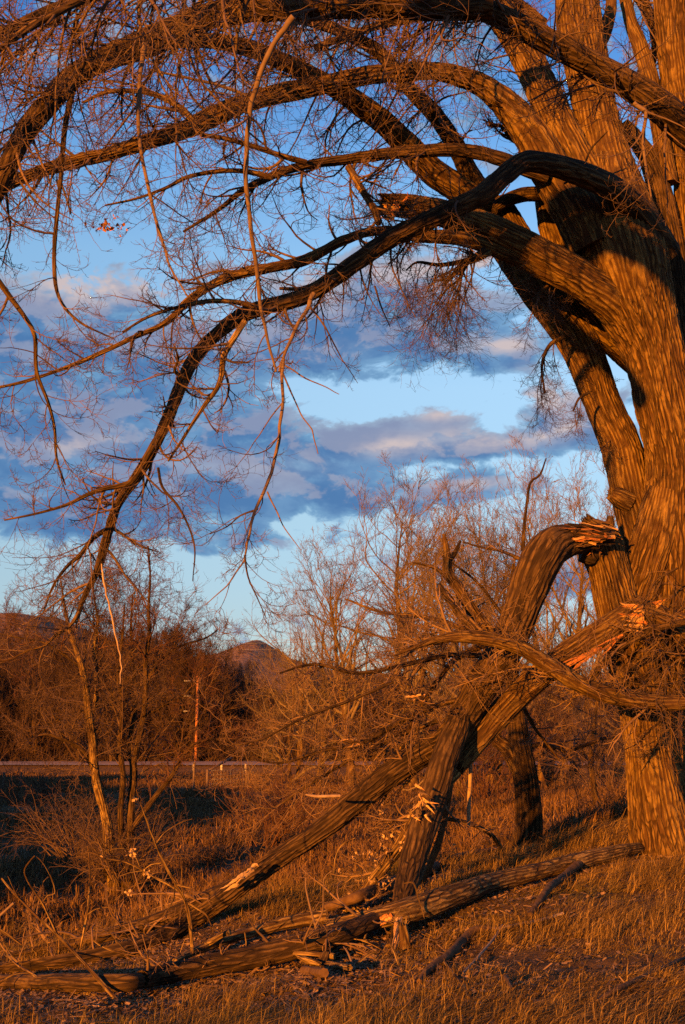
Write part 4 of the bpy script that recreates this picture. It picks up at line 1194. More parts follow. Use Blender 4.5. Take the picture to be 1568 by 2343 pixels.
lone("debarked_branch", "short white debarked branch end resting on the logs", "branch", [10.5, 10.4], [(452, 2178, 12), (468, 2164, 14), (492, 2150, 13), (512, 2138, 12), (526, 2132, 15)], 311, M_BARK_L, part="branch_wood", amp=0.004)
lone("stump", "short splintered stump beside the tip of the standing fork", "stump", [9.6, 9.6], [(934, 2236, 40), (932, 2200, 32), (926, 2150, 27), (922, 2118, 20)], 312, M_BARK_L, part="stump_wood", jag1=0.07)
# the debris pile left of the stump
lone("log_piece", "pale snapped log piece in the debris pile left of the stump", "log", None, [(800, 2214, 15), (776, 2210, 16), (750, 2206, 14)], 313, M_BARK_L, part="wood_piece", amp=0.008, jag0=0.04, jag1=0.04)
lone("log_piece", "thin straight log piece topmost in the debris pile", "log", None, [(766, 2188, 14), (724, 2184, 15), (680, 2182, 13), (630, 2182, 10)], 314, M_BARK_L, part="wood_piece", amp=0.004)
lone("log_piece", "slab of bark standing on end in the debris pile", "bark slab", [9.35, 9.5], [(718, 2250, 36), (732, 2216, 30), (748, 2180, 16)], 315, M_BARK_D, part="wood_piece", amp=0.01)
lone("log_piece", "dark round log end in the middle of the debris pile", "log", None, [(742, 2226, 22), (720, 2224, 24), (696, 2220, 22)], 316, M_ROT, part="wood_piece", amp=0.01, jag1=0.03)
lone("log_piece", "reddish broken chunk at the left end of the debris pile", "log", None, [(728, 2204, 10), (704, 2197, 15), (684, 2190, 8)], 317, M_BARK_L, part="wood_piece", jag0=0.05, jag1=0.05, amp=0.012)
for k in range(14):
    x, y = 640 + rs.rand() * 300, 2160 + rs.rand() * 70
    p = on_ground(x, y)
    a = rs.rand() * math.pi
    ln = 0.12 + rs.rand() * 0.3
    dv = np.array([math.cos(a) * ln, math.sin(a) * ln * .6, 0.02 + rs.rand() * 0.14])
    V, f, at = bark_tube(catmull(np.hstack([np.array([p + [0, 0, .03], p + dv * .5 + [0, 0, .05], p + dv + [0, 0, .03]]), [[.009], [.008], [.004]]]), [4, 4]), 8, 0.003, seed=k)
    link("broken_twig", make_mesh("broken_twig", V, f, True, (M_BARK_L, M_ROT, M_STICK)[k % 3], at), None, "short broken twig scattered round the debris pile", "twig", "short twigs scattered round the debris pile")

# old rotten branches half sunk in the grass at the right
def ground_stick(label, name, pix, w, seed, mat, lift=0.5, cat="branch"):
    P, W = [], []
    for (x, y), ww in zip(pix, w):
        p = on_ground(x, y)
        D = float(np.dot(p - CAM, FW))
        r = ww / 2 * D / F
        P.append(list(p + [0, 0, r * lift + 0.01]) + [r])
        W.append(r)
    A = np.array(P)
    seg = np.linalg.norm(np.diff(A[:, :3], axis=0), axis=1)
    path = catmull(A, np.maximum(2, seg / 0.03))
    t = thing(name, label, cat, A[0, :3])
    V, f, at = bark_tube(path, 16, 0.008 if mat is not M_DEAD else 0.002, 18, seed=seed, jag1=0.02)
    o = link("stick_wood", make_mesh("stick_wood", V, f, True, mat, at), t)
    return t


ground_stick("dark rotten branch standing out of the grass below the long sunlit log", "rotten_branch", [(1332, 1990), (1290, 2022), (1256, 2052), (1212, 2108)], [22, 17, 18, 14], 330, M_ROT, 1.6)
ground_stick("dark rotten branch lying diagonally in the grass right of the stump", "rotten_branch", [(1130, 2136), (1086, 2142), (1060, 2166), (1030, 2198), (985, 2228), (960, 2256)], [14, 20, 22, 22, 20, 14], 331, M_ROT, 0.9)
ground_stick("long pale stick lying level in the grass at the right", "grass_stick", [(1290, 2100), (1240, 2116), (1180, 2128), (1124, 2138)], [7, 8, 8, 7], 332, M_DEAD, 2)
ground_stick("thin bleached stick slanting down through the grass", "grass_stick", [(1150, 2132), (1130, 2160), (1100, 2196), (1060, 2236)], [7, 6, 6, 4], 333, M_DEAD, 3)
ground_stick("dark stick sunk in the grass along the bottom right corner", "grass_stick", [(1568, 2200), (1440, 2262), (1330, 2320)], [8, 12, 9], 334, M_ROT, 1.2)
ground_stick("short bent stick at the lower centre of the picture", "grass_stick", [(1010, 2200), (1040, 2240), (1064, 2270), (1070, 2290)], [6, 8, 8, 6], 335, M_BARK_L, 1.5)
ground_stick("small dark root knob poking out of the lower right grass", "root_knob", [(1158, 2252), (1164, 2262), (1172, 2274)], [14, 13, 9], 336, M_ROT, 1.6, "root")

# spindly fallen sticks at the lower left
sticks = [
    ("tall forked stick standing in front of the logs at the left", [9.5, 9.3, 8.6], [(4, 2010, 4), (22, 2032, 5), (44, 2056, 6), (80, 2092, 7), (132, 2140, 9), (180, 2190, 10), (222, 2236, 11), (272, 2294, 12)],
     [[(132, 2140, 7), (112, 2096, 6), (94, 2062, 6), (72, 2030, 5), (56, 1996, 4), (66, 1974, 4), (80, 1958, 3)], [(94, 2068, 4), (110, 2048, 4), (126, 2044, 3), (118, 2010, 3), (100, 1976, 3), (84, 1960, 2)], [(44, 2056, 4), (30, 2030, 3), (18, 2004, 2)], [(172, 2182, 4), (150, 2156, 3), (120, 2128, 2)]]),
    ("thin upright stick with a hooked top standing on the folded limb", [9.6, 9.7], [(184, 2172, 6), (192, 2130, 6), (200, 2086, 6), (206, 2030, 5), (206, 1990, 4), (201, 1936, 3)],
     [[(202, 1950, 3), (212, 1926, 3), (228, 1932, 2.5), (236, 1952, 2)], [(201, 2092, 3), (220, 2080, 3), (250, 2076, 2.4), (276, 2086, 2)]]),
    ("tallest stick, rising from the logs and carrying a few dry leaves", [10.0, 9.8], [(440, 2180, 11), (438, 2140, 11), (434, 2100, 11), (424, 2062, 9), (404, 2024, 8), (384, 1990, 7), (362, 1944, 6), (344, 1900, 5), (330, 1860, 4), (312, 1808, 3)],
     [[(406, 2036, 7), (380, 2020, 7), (350, 2006, 6), (322, 1988, 6), (286, 1972, 5), (240, 1964, 4), (206, 1950, 3), (172, 1962, 2)], [(432, 2066, 5), (470, 2092, 5), (484, 2118, 3)], [(370, 1974, 4), (346, 1978, 4), (330, 1990, 3)],
      [(356, 1932, 3), (376, 1906, 3), (410, 1884, 3), (440, 1874, 2)], [(400, 2028, 4), (396, 2060, 4), (372, 2100, 3)], [(330, 1992, 3), (300, 1996, 3), (262, 2010, 2), (226, 2036, 2)], [(352, 2010, 3), (300, 2030, 2.4), (262, 2060, 2)],
      [(358, 1932, 3), (320, 1918, 2.4), (270, 1924, 2)], [(404, 2024, 4), (430, 2030, 5), (437, 2032, 3)], [(420, 2060, 4), (416, 2010, 3), (416, 1962, 2)], [(322, 1988, 3), (310, 1960, 3), (288, 1942, 2), (246, 1944, 2)], [(320, 1990, 3), (360, 1998, 2)]]),
    ("long low stick snaking along the grass in front of the logs", [10.3, 9.3, 8.7], [(18, 2186, 5), (40, 2208, 6), (70, 2226, 8), (110, 2250, 9), (172, 2270, 9), (236, 2280, 9), (266, 2288, 7)],
     [[(70, 2226, 5), (30, 2230, 5), (0, 2250, 4), (-20, 2270, 3)], [(172, 2270, 4), (140, 2286, 4), (110, 2296, 3)]]),
    ("curved stick at the far left edge above the logs", [9.6, 9.6], [(-20, 2116, 7), (14, 2136, 7), (50, 2162, 6)], [[(24, 2142, 4), (26, 2120, 3), (30, 2100, 2)], [(10, 2160, 4), (30, 2190, 3), (50, 2206, 2)]]),
    ("short white cut stick pointing up at the left edge", [9.4, 9.4], [(-14, 2108, 8), (10, 2086, 8), (32, 2066, 9)], []),
    ("branching stick lying over the logs at lower centre", [9.9, 9.8], [(300, 2190, 5), (276, 2162, 4), (246, 2128, 3)], [[(212, 2150, 4), (236, 2166, 5), (280, 2182, 4), (340, 2188, 3), (346, 2164, 2)], [(280, 2180, 4), (310, 2202, 4)]]),
    ("bent thin stick in front of the dark log", [9.6, 9.6], [(560, 2134, 3), (564, 2164, 4), (552, 2200, 5), (530, 2222, 4), (496, 2240, 3)], [[(468, 2180, 6), (470, 2200, 5), (462, 2226, 5), (470, 2240, 4), (476, 2262, 3)]]),
    ("hooked bare twig poking out of the grass at lower centre", [8.6, 8.6], [(480, 2330, 5), (496, 2308, 5), (516, 2296, 4), (534, 2300, 4), (544, 2316, 3)], []),
    ("forked white stick hanging across the dark log", [10.2, 10.1], [(700, 2008, 4), (700, 2030, 5), (706, 2060, 6), (716, 2100, 7), (722, 2118, 7), (728, 2140, 5)], [[(722, 2118, 6), (738, 2086, 5), (740, 2050, 4), (742, 2010, 3), (760, 1992, 2)]]),
    ("thin broken twig hanging in front of the shaded log", [10.4, 10.4], [(924, 2022, 3), (946, 2020, 4), (956, 2050, 4), (968, 2090, 4), (974, 2118, 2)], []),
    ("white stick leaning against the big lower trunk", [12.6, 12.8], [(1448, 1660, 2), (1440, 1684, 4), (1424, 1712, 5), (1404, 1750, 2)], []),
    ("curved dark twig at the foot of the dark trunk", [12.6, 12.6], [(1146, 1920, 3), (1136, 1890, 3), (1124, 1870, 3)], [[(1136, 1890, 3), (1110, 1896, 2), (1080, 1920, 2)]]),
    ("arching thin shoot left of the standing fork", [11.0, 11.0], [(764, 2000, 3), (768, 1962, 4), (782, 1934, 4), (812, 1918, 3)], []),
]
rs3 = np.random.RandomState(17)
for k, (lab, D, pts, subs) in enumerate(sticks):
    white = "white" in lab
    t = thing("forked_stick" if subs else "stick", lab, "stick", U(pts[0][0], pts[0][1], D[0]))
    pts = [(a, b, c * (0.75 if white else 0.85)) for a, b, c in pts]
    subs = [[(a, b, c * 0.85) for a, b, c in q_] for q_ in subs]
    limb(t, "main_stem", D, pts, 400 + k, M_STICK if white else M_BARK_L, amp=0.0015, ds=0.03)
    for j, sp_ in enumerate(subs):
        d_s = float(np.interp(sp_[0][1], sorted([pts[0][1], pts[-1][1]]), [D[0], D[-1]] if pts[0][1] < pts[-1][1] else [D[-1], D[0]]))
        limb(t, "side_stem", [d_s, d_s - .08 + .04 * (j % 4)], sp_, 430 + k * 8 + j, M_STICK if white else M_BARK_L, amp=0.001, ds=0.03)
    if k == 2:
        for x, y in ((296, 1952), (304, 1948), (336, 1998), (342, 2000), (232, 1956), (292, 2042), (308, 1830), (300, 1958)):
            add_leaves(np.repeat(U(x, y, 9.75)[None], 9, 0) + rs3.randn(9, 3) * 0.012, t, rs3, 0.022, M_LEAF)

# ------------------------------------------------------------------ bare trees further off
def bare_tree(height, seed, spread=0.35, stems=1, n1=26, dens=(7, 6, 3), lean=0.0, mat=None, tmat=None, low=0.2, up=0.12, rk=1.0, minr=2.6, name="bare_tree", wig=0.16, sub=0):
    """a leafless tree round the origin: trunk, limbs and twigs. returns the Empty"""
    rs = np.random.RandomState(seed)
    root = thing(name, "bare tree", "tree", (0, 0, 0))
    mat = mat or M_BARK
    tmat = tmat or M_FAR
    allP = []
    for s in range(stems):
        n = 9
        z = np.linspace(-0.3, height * (0.78 + 0.12 * rs.rand()), n)
        ang = rs.rand() * 6.28
        off = (np.array([math.cos(ang), math.sin(ang)]) * (0.25 if stems > 1 else 0))
        dx = np.cumsum(rs.randn(n) * height * 0.012) + np.linspace(0, 1, n) ** 1.3 * (lean + (rs.randn() * spread * height * 0.35 if stems > 1 else rs.randn() * 0.3))
        dy = np.cumsum(rs.randn(n) * height * 0.012) + np.linspace(0, 1, n) * (rs.randn() * spread * height * 0.2 if stems > 1 else 0)
        r = height * 0.020 * rk * (1 - np.linspace(0, 0.93, n) ** 0.8) + 0.008
        r[0] *= 1.3
        A = np.stack([off[0] + dx, off[1] + dy, z, r], 1)
        path = catmull(A, [5] * (n - 1))
        V, f, at = bark_tube(path, 14, 0.02 * rk, 8, seed=seed + s)
        link("trunk", make_mesh("trunk", V, f, True, mat, at), root)
        allP.append(path)
    VV, QQ, off_ = [], [], 0
    big = []
    for path in allP:
        k = n1 // stems
        n = len(path)
        t = low + (0.98 - low) * np.sort(rs.rand(k))
        i = np.minimum((t * (n - 1)).astype(int), n - 2)
        az = rs.rand(k) * 6.283 + np.arange(k) * 2.4
        el = np.radians(25 + 35 * t + rs.randn(k) * 8)
        d = np.stack([np.cos(az) * np.cos(el), np.sin(az) * np.cos(el), np.sin(el)], 1)
        ln = height * (0.52 - 0.30 * t) * (0.7 + 0.6 * rs.rand(k)) * (spread / 0.35)
        r1 = np.clip(path[i, 3] * 0.55, 0.012, 0.2)
        P1, R1 = grow(path[i, :3], d, ln, r1, 10, rs, wig, up * 0.6, up, 0.07, 0.15)
        big.append((P1, R1, ln))
    for P1, R1, ln in big:
        for kk in np.argsort(-ln)[:sub]:
            V, q = tubes(P1[kk:kk + 1], R1[kk:kk + 1], 8)
            link("limb", make_mesh("limb", V, [q], True, tmat), root)
        restk = np.argsort(-ln)[sub:]

        def add(P, R, s):
            nonlocal off_
            V, q = tubes(P, R, s)
            VV.append(V)
            QQ.append(q + off_)
            off_ += len(V)
        if len(restk):
            add(P1[restk], R1[restk], 5)
        mr = 0.0018 * minr
        p, d, l, r = sprout(P1, R1, dens[0], rs, 0.15, 1.0, (20, 50), (0.25, 0.5), ln, 0.55, mr * 1.6)
        P2, R2 = grow(p, d, l, r, 7, rs, wig, up, up, 0.1, 0.3)
        add(P2, R2, 4)
        p, d, l, r = sprout(P2, R2, dens[1], rs, 0.15, 1.0, (20, 50), (0.35, 0.65), l, 0.6, mr)
        P3, R3 = grow(p, d, l, r, 5, rs, 0.15, up, up, 0.1, 0.5)
        add(P3, R3, 3)
        if dens[2]:
            p, d, l, r = sprout(P3, R3, dens[2], rs, 0.2, 1.0, (20, 50), (0.4, 0.7), l, 0.8, mr * 0.75)
            P4, R4 = grow(p, d, l, r, 3, rs, 0.15, up, up, 0.1, 0.6)
            add(P4, R4, 3)
    link("crown", make_mesh("crown", np.vstack(VV), [np.vstack(QQ)], True, tmat), root, kind='stuff')
    return root


def copy_thing(root, loc, rz, sc, label=None, group=None):
    r = root.copy()
    COL.objects.link(r)
    r.location = loc
    r.rotation_euler = (0, 0, rz)
    r.scale = sc
    if label:
        r['label'] = label
    if group:
        r['group'] = group
    for ch in root.children:
        c = ch.copy()
        COL.objects.link(c)
        c.parent = r
        for g2 in ch.children:
            d = g2.copy()
            COL.objects.link(d)
            d.parent = c
    return r


rsb = np.random.RandomState(99)
# thicket beyond the road
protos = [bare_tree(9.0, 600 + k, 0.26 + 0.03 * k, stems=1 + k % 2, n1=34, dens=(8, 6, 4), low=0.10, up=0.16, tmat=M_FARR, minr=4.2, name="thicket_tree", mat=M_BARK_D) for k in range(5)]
tops = [(-500, 1400), (0, 1440), (120, 1430), (250, 1410), (330, 1415), (420, 1405), (480, 1425), (520, 1500), (600, 1530), (700, 1530), (900, 1520), (1200, 1520), (1600, 1500), (2100, 1500)]
tx, ty = np.array(tops, float).T
first = True
NT = 190
for k in range(NT):
    Y = 90 + 46 * rsb.rand() ** 1.2
    px = -350 + (2000 + 350) * ((k + rsb.rand()) / NT)
    D = Y / math.cos(PITCH)
    x = (px - 784) / F * D
    top = np.interp(px, tx, ty) + rsb.randn() * 22 + 30 * rsb.rand()
    hgt = (1640 - top) / F * D + 1.6 + 1.85
    s = hgt / 9.2
    pr = protos[k % 5]
    loc = (float(x), float(Y), -1.95)
    rz = rsb.rand() * 6.28
    sc = (s * (0.9 + 0.4 * rsb.rand()),) * 2 + (s,)
    if k < 5:
        pr.location = loc
        pr.rotation_euler = (0, 0, rz)
        pr.scale = sc
        pr['label'] = "reddish bare tree in the dense thicket beyond the road"
        pr['group'] = "bare trees of the thicket beyond the road"
    else:
        copy_thing(pr, loc, rz, sc, "reddish bare tree in the dense thicket beyond the road", "bare trees of the thicket beyond the road")

# undergrowth of the thicket, one mass
def scrub(name, label, x, y, zfun, hgt, n, seed, mat, r=0.012, M=6, spread=0.5):
    rs = np.random.RandomState(seed)
    p = np.stack([x(rs, n), y(rs, n), np.zeros(n)], 1)
    p[:, 2] = zfun(p[:, 0], p[:, 1]) - 0.05
    d = unit(np.stack([rs.randn(n) * spread, rs.randn(n) * spread, np.ones(n)], 1))
    ln = hgt * (0.5 + 0.7 * rs.rand(n))
    P1, R1 = grow(p, d, ln, np.full(n, r), M, rs, 0.15, 0.0, 0.0, 0.12, 0.3)
    pp, dd, ll, rr = sprout(P1, R1, 4, rs, 0.2, 1.0, (20, 60), (0.3, 0.6), ln, 0.6, r * 0.35)
    P2, R2 = grow(pp, dd, ll, rr, 4, rs, 0.15, 0.05, 0.05, 0.12, 0.5)
    V1, q1 = tubes(P1, R1, 3)
    V2, q2 = tubes(P2, R2, 3)
    return make_mesh(name, np.vstack([V1, V2]), [np.vstack([q1, q2 + len(V1)])], True, mat)


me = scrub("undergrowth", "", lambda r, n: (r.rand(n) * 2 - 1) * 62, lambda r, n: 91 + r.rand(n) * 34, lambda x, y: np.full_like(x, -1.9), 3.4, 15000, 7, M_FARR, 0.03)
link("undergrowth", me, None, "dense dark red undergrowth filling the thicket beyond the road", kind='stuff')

# taller cottonwoods between meadow and road on the right
mids = [bare_tree(13.0, 640 + k, 0.36, stems=1, n1=26, dens=(7, 5, 3), low=0.22, up=0.13, tmat=M_FAR, minr=3.8, name="bare_tree", sub=8) for k in range(3)]
spec = [  # px, top y, D, label
    (890, 1092, 62, "tall pale bare tree whose crown is highest above the tangle, left of centre"),
    (1000, 1150, 66, "slender bare tree just right of the highest crown"),
    (1110, 1150, 60, "bare tree with thin upright crown behind the forked snag"),
    (1300, 1075, 50, "bare tree with a pale trunk standing in the gap under the broken hinge"),
    (1380, 1085, 58, "bare tree whose crown shows left of the leaning stem"),
    (1225, 1100, 64, "bare tree with crown behind the thin dark dead stem"),
    (800, 1240, 58, "low spreading bare tree at the left of the sunlit grove"),
    (740, 1330, 64, "small bare tree at the left end of the sunlit grove"),
    (1050, 1200, 54, "bushy bare tree behind the forked snag"),
    (940, 1180, 56, "thick crowned bare tree in the middle of the grove"),
    (1170, 1190, 56, "bare tree half hidden by the folded limb"),
    (1450, 1300, 60, "bare tree between the snapped stem and the main trunk"),
        (1545, 1250, 62, "bare tree showing behind the brush at the right edge"),
]
for k, (px, top, D, lab) in enumerate(spec):
    x = (px - 784) / F * D
    Y = D * math.cos(PITCH)
    z0 = gz(x, Y)
    s = ((1640 - top) / F * D * 0.99 + 1.6 - z0) / 13.0
    rz = rsb.rand() * 6.28
    pr = mids[k % 3]
    sc = (s * (0.95 + 0.2 * rsb.rand()),) * 2 + (s,)
    if k < 3:
        pr.location = (x, Y, z0)
        pr.rotation_euler = (0, 0, rz)
        pr.scale = sc
        pr['label'] = lab
        pr['group'] = "bare trees of the sunlit grove"
    else:
        copy_thing(pr, (x, Y, z0), rz, sc, lab, "bare trees of the sunlit grove")
# orange twiggy willows under them
wil = [bare_tree(6.0, 660 + k, 0.5, stems=3, n1=30, dens=(7, 6, 4), low=0.08, up=0.10, tmat=M_TWIG if k else M_FAR, minr=2.2, name="willow_bush", wig=0.2) for k in range(3)]
spec = [(1040, 1330, 42, "orange willow bush behind the snag"),
        (1140, 1400, 42, "willow bush behind the lower folded limb"), (1240, 1500, 46, "willow bush in the gap between limb and trunk"),
        (670, 1400, 60, "lone upright shrub with few leaves right of the butte"), (1340, 1530, 44, "low willow bush right of the gap"),         (1540, 1500, 40, "bush behind the brush at the right edge")]
for k, (px, top, D, lab) in enumerate(spec):
    x = (px - 784) / F * D
    Y = D * math.cos(PITCH)
    z0 = gz(x, Y)
    s = ((1640 - top) / F * D * 0.99 + 1.6 - z0) / 6.2
    rz = rsb.rand() * 6.28
    pr = wil[k % 3]
    sc = (s * 0.62, s * 0.62, s)
    if k < 3:
        pr.location = (x, Y, z0)
        pr.rotation_euler = (0, 0, rz)
        pr.scale = sc
        pr['label'] = lab
        pr['category'] = "bush"
        pr['group'] = "willow bushes behind the fallen limbs"
    else:
        c = copy_thing(pr, (x, Y, z0), rz, sc, lab, "willow bushes behind the fallen limbs")
        c['category'] = "bush"

# dark half-shaded trunk in the middle distance
mt = thing("middle_tree", "dark bare tree standing in shadow behind the leaning limbs", "tree", U(1200, 1955, 17))
o, p1 = limb(mt, "trunk", [17, 17], [(1200, 1985, 84), (1202, 1940, 68), (1210, 1880, 62), (1206, 1800, 58), (1196, 1740, 56), (1188, 1690, 50), (1180, 1620, 38), (1172, 1540, 30), (1180, 1450, 22), (1170, 1360, 14), (1176, 1290, 8)], 450, M_BARK_D)  # shadow on this trunk is put into the dark bark colour
o, p2 = limb(mt, "limb", [17, 17.2], [(1190, 1760, 44), (1160, 1712, 36), (1136, 1690, 30), (1124, 1640, 22), (1110, 1580, 14), (1090, 1520, 8)], 451)
o, p3 = limb(mt, "limb", [17, 17.6], [(1206, 1710, 16), (1240, 1704, 13), (1290, 1716, 12), (1330, 1708, 10), (1380, 1690, 8), (1410, 1686, 5)], 452, M_BARK_D)
shoots(p1, mt, 26, 1.6, 460, (-0.05, 0.08), M_TWIG, as_objects=6, dens=(7, 5, 2), t0=0.5, minr=1.3)
shoots(p2, mt, 14, 1.2, 461, (-0.05, 0.05), M_TWIG, as_objects=4, dens=(6, 5, 2), t0=0.3, minr=1.3)
shoots(p3, mt, 16, 0.9, 462, (-0.2, 0.05), M_TWIG, as_objects=4, dens=(6, 4, 1), t0=0.2, minr=1.3)
t, p4 = lone("young_tree", "small crooked tree leaning left between dark trunk and big trunk", "tree", [24, 24],
             [(1376, 1850, 14), (1362, 1820, 14), (1356, 1780, 14), (1352, 1740, 13), (1358, 1690, 11), (1362, 1640, 8), (1370, 1580, 5)], 453, M_BARK, tw=22, L=1.3, dens=(6, 5, 2), tmat=M_TWIG, part="trunk", droop=(-0.15, 0.0))

# multi-stemmed tree on the left
lt = thing("multi_stem_tree", "bare many-stemmed tree rising from the shaded hollow on the left", "tree", U(285, 2050, 24))
stems = [
    [(262, 2060, 34), (258, 2000, 28), (250, 1950, 26), (248, 1900, 24), (238, 1850, 22), (224, 1800, 22), (216, 1750, 20), (212, 1690, 20), (204, 1640, 18), (198, 1580, 16), (186, 1520, 13), (166, 1460, 10), (150, 1400, 7), (140, 1330, 4)],
    [(210, 1640, 14), (220, 1600, 13), (222, 1540, 11), (216, 1480, 9), (224, 1420, 6), (214, 1350, 4), (222, 1290, 3)],
    [(292, 2060, 32), (292, 2000, 28), (296, 1940, 24), (298, 1880, 20), (302, 1820, 18), (306, 1760, 18), (300, 1700, 16), (306, 1640, 14), (310, 1580, 12), (306, 1520, 8), (300, 1440, 6), (304, 1360, 4)],
    [(308, 1740, 14), (318, 1690, 14), (328, 1640, 13), (334, 1580, 12), (334, 1510, 11), (342, 1450, 9), (340, 1390, 7), (344, 1320, 5), (340, 1250, 3)],
    [(280, 1950, 16), (276, 1860, 14), (282, 1780, 13), (274, 1700, 11), (280, 1620, 9), (270, 1540, 7), (280, 1460, 5), (286, 1380, 3)],
    [(300, 1900, 12), (350, 1830, 12), (390, 1780, 11), (420, 1730, 9), (450, 1700, 6), (500, 1690, 4), (540, 1690, 3)],
    [(232, 1800, 12), (205, 1740, 12), (180, 1710, 10), (140, 1690, 8), (100, 1680, 6), (60, 1700, 4)],
    [(328, 1640, 9), (380, 1610, 8), (420, 1590, 6), (446, 1560, 4), (470, 1520, 3)], [(336, 1560, 9), (370, 1510, 8), (410, 1480, 6), (470, 1460, 4), (500, 1440, 3)],
    [(190, 1530, 8), (150, 1500, 7), (100, 1470, 6), (50, 1460, 5), (0, 1450, 3)], [(268, 2060, 20), (240, 1990, 10), (224, 1980, 6)]]
for k, pts in enumerate(stems):
    o, pth = limb(lt, "trunk" if k in (0, 2) else "stem", [24, 24 + 0.6 * (k % 3 - 1)], pts, 470 + k, M_BARK_L if k in (0, 1) else M_BARK_D, ds=0.06)
    shoots(pth, o, 16 if k < 5 else 10, 1.9 if k < 5 else 1.2, 490 + k, (0.02, 0.14), M_TWIG_R if k % 2 else M_TWIG, as_objects=3, dens=(8, 6, 3), t0=0.35 if k < 5 else 0.2, minr=1.7, ang=(20, 60), bias=(0, 0, 0.35))

# brush heap round its foot and other shrubs of the meadow
def shrub(name, label, px, py, D, h, w, n, seed, mat, group=None, up=0.05):
    p0 = on_ground(px, py) if D is None else U(px, py, D)
    rs = np.random.RandomState(seed)
    t = thing(name, label, "shrub", p0, group)
    a = rs.rand(n) * 6.283
    rr = w * 0.25 * np.sqrt(rs.rand(n))
    st = np.stack([p0[0] + rr * np.cos(a), p0[1] + rr * np.sin(a), np.full(n, p0[2] - 0.05)], 1)
    d = np.stack([np.cos(a) * 0.5 * w / h, np.sin(a) * 0.5 * w / h, 0.6 + 0.6 * rs.rand(n)], 1)
    ln = h * (0.6 + 0.6 * rs.rand(n))
    P1, R1 = grow(st, d, ln, np.full(n, 0.012), 8, rs, 0.12, 0.0, up, 0.1, 0.25)
    for k in range(min(4, n)):
        V, q = tubes(P1[k:k + 1], R1[k:k + 1], 5)
        link("stem", make_mesh("stem", V, [q], True, mat), t)
    VV, QQ = tubes(P1[4:], R1[4:], 4)
    VV, QQ = [VV], [QQ]
    off = len(VV[0])
    P, R, L = P1, R1, ln
    for per, M, sd in ((6, 5, 3), (5, 4, 3)):
        p, dd, l, r = sprout(P, R, per, rs, 0.2, 1.0, (20, 60), (0.3, 0.6), L, 0.6, 0.0024)
        P, R = grow(p, dd, l, r, M, rs, 0.18, up, up, 0.12, 0.5)
        L = l
        V, q = tubes(P, R, sd)
        VV.append(V)
        QQ.append(q + off)
        off += len(V)
    link("twigs", make_mesh("twigs", np.vstack(VV), [np.vstack(QQ)], True, mat), t, kind='stuff')
    return t


shrub("shrub", "round brush of fine twigs left of the many-stemmed tree", 180, 1950, 25, 1.6, 2.2, 50, 701, M_TWIG, up=-0.05)
shrub("shrub", "brush of fine twigs hugging the foot of the many-stemmed tree", 285, 2010, 23.6, 1.5, 1.4, 46, 702, M_TWIG, up=-0.05)
shrub("shrub", "thin red-stemmed shrub in the shaded meadow left of the long fallen limb", 600, 1930, 24, 1.5, 1.2, 26, 703, M_TWIG_R, up=0.08)
shrub("shrub", "red-brown shrub right of the thin shrub in the meadow", 650, 1900, 25, 1.3, 1.4, 22, 704, M_TWIG_R, up=0.08)
shrub("shrub", "low shrub at the left edge of the meadow", 60, 1840, 40, 1.6, 2.4, 40, 705, M_TWIG_R)
shrub("shrub", "dark bush behind the dark middle trunk", 1110, 1820, 32, 2.8, 2.4, 50, 706, M_TWIG_R)
shrub("shrub", "twiggy shrub under the small crooked tree", 1400, 1800, 30, 1.8, 2.4, 36, 707, M_TWIG)
shrub("shrub", "brush at the right edge beyond the big trunk", 1560, 1780, 24, 2.4, 2.0, 44, 708, M_TWIG)

# ------------------------------------------------------------------ roadside things
def rod(name, p0, p1, r, parent, mat, sides=8, r1=None):
    A = np.array([list(p0) + [r], list((np.array(p0) + np.array(p1)) / 2) + [r if r1 is None else (r + r1) / 2], list(p1) + [r if r1 is None else r1]])
    V, q = tubes(A[None, :, :3], A[None, :, 3], sides)
    n = len(V)
    V = np.vstack([V, A[0, :3], A[2, :3]])
    j = np.arange(sides)
    t = np.vstack([np.stack([np.full(sides, n), (j + 1) % sides, j], -1), np.stack([np.full(sides, n + 1), n - sides + j, n - sides + (j + 1) % sides], -1)])
    return link(name, make_mesh(name, V, [q, t], True, mat), parent)


pb = U(448, 1742, 90)
pb[2] = -1.86
pt = U(449, 1546, 90)
pole = thing("utility_pole", "reddish wooden utility pole standing beyond the road before the thicket", "pole", pb)
rod("pole_shaft", pb, [pb[0] + 0.05, pb[1], pt[2]], 0.115, pole, M_POLE, 12, 0.09)
rod("pole_cap", [pb[0] + 0.05, pb[1], pt[2] - 0.25], [pb[0] + 0.05, pb[1], pt[2] + 0.02], 0.115, pole, M_POLE, 12)
for dz in (0.35, 1.45, 2.55):
    rod("insulator_arm", [pb[0] - 0.95, pb[1] - 0.1, pt[2] - dz], [pb[0] - 0.45, pb[1] - 0.1, pt[2] - dz], 0.05, pole, M_METAL)
pp = thing("power_line", "pair of thin power lines crossing the sky above the butte", "power line", U(560, 1450, 150))
for k, (y0, y1) in enumerate(((1460, 1400), (1466, 1408), (1480, 1424))):
    a, b = U(300, y0 + 4, 150), U(1500, y1, 150)
    n = 24
    tt = np.linspace(0, 1, n)[:, None]
    P = a + (b - a) * tt + np.array([0, 0, -1]) * (4 * tt * (1 - tt)) * 1.2
    V, q = tubes(P[None], np.full((1, n), 0.018), 4)
    link("wire", make_mesh("wire", V, [q], True, M_METAL), pp)

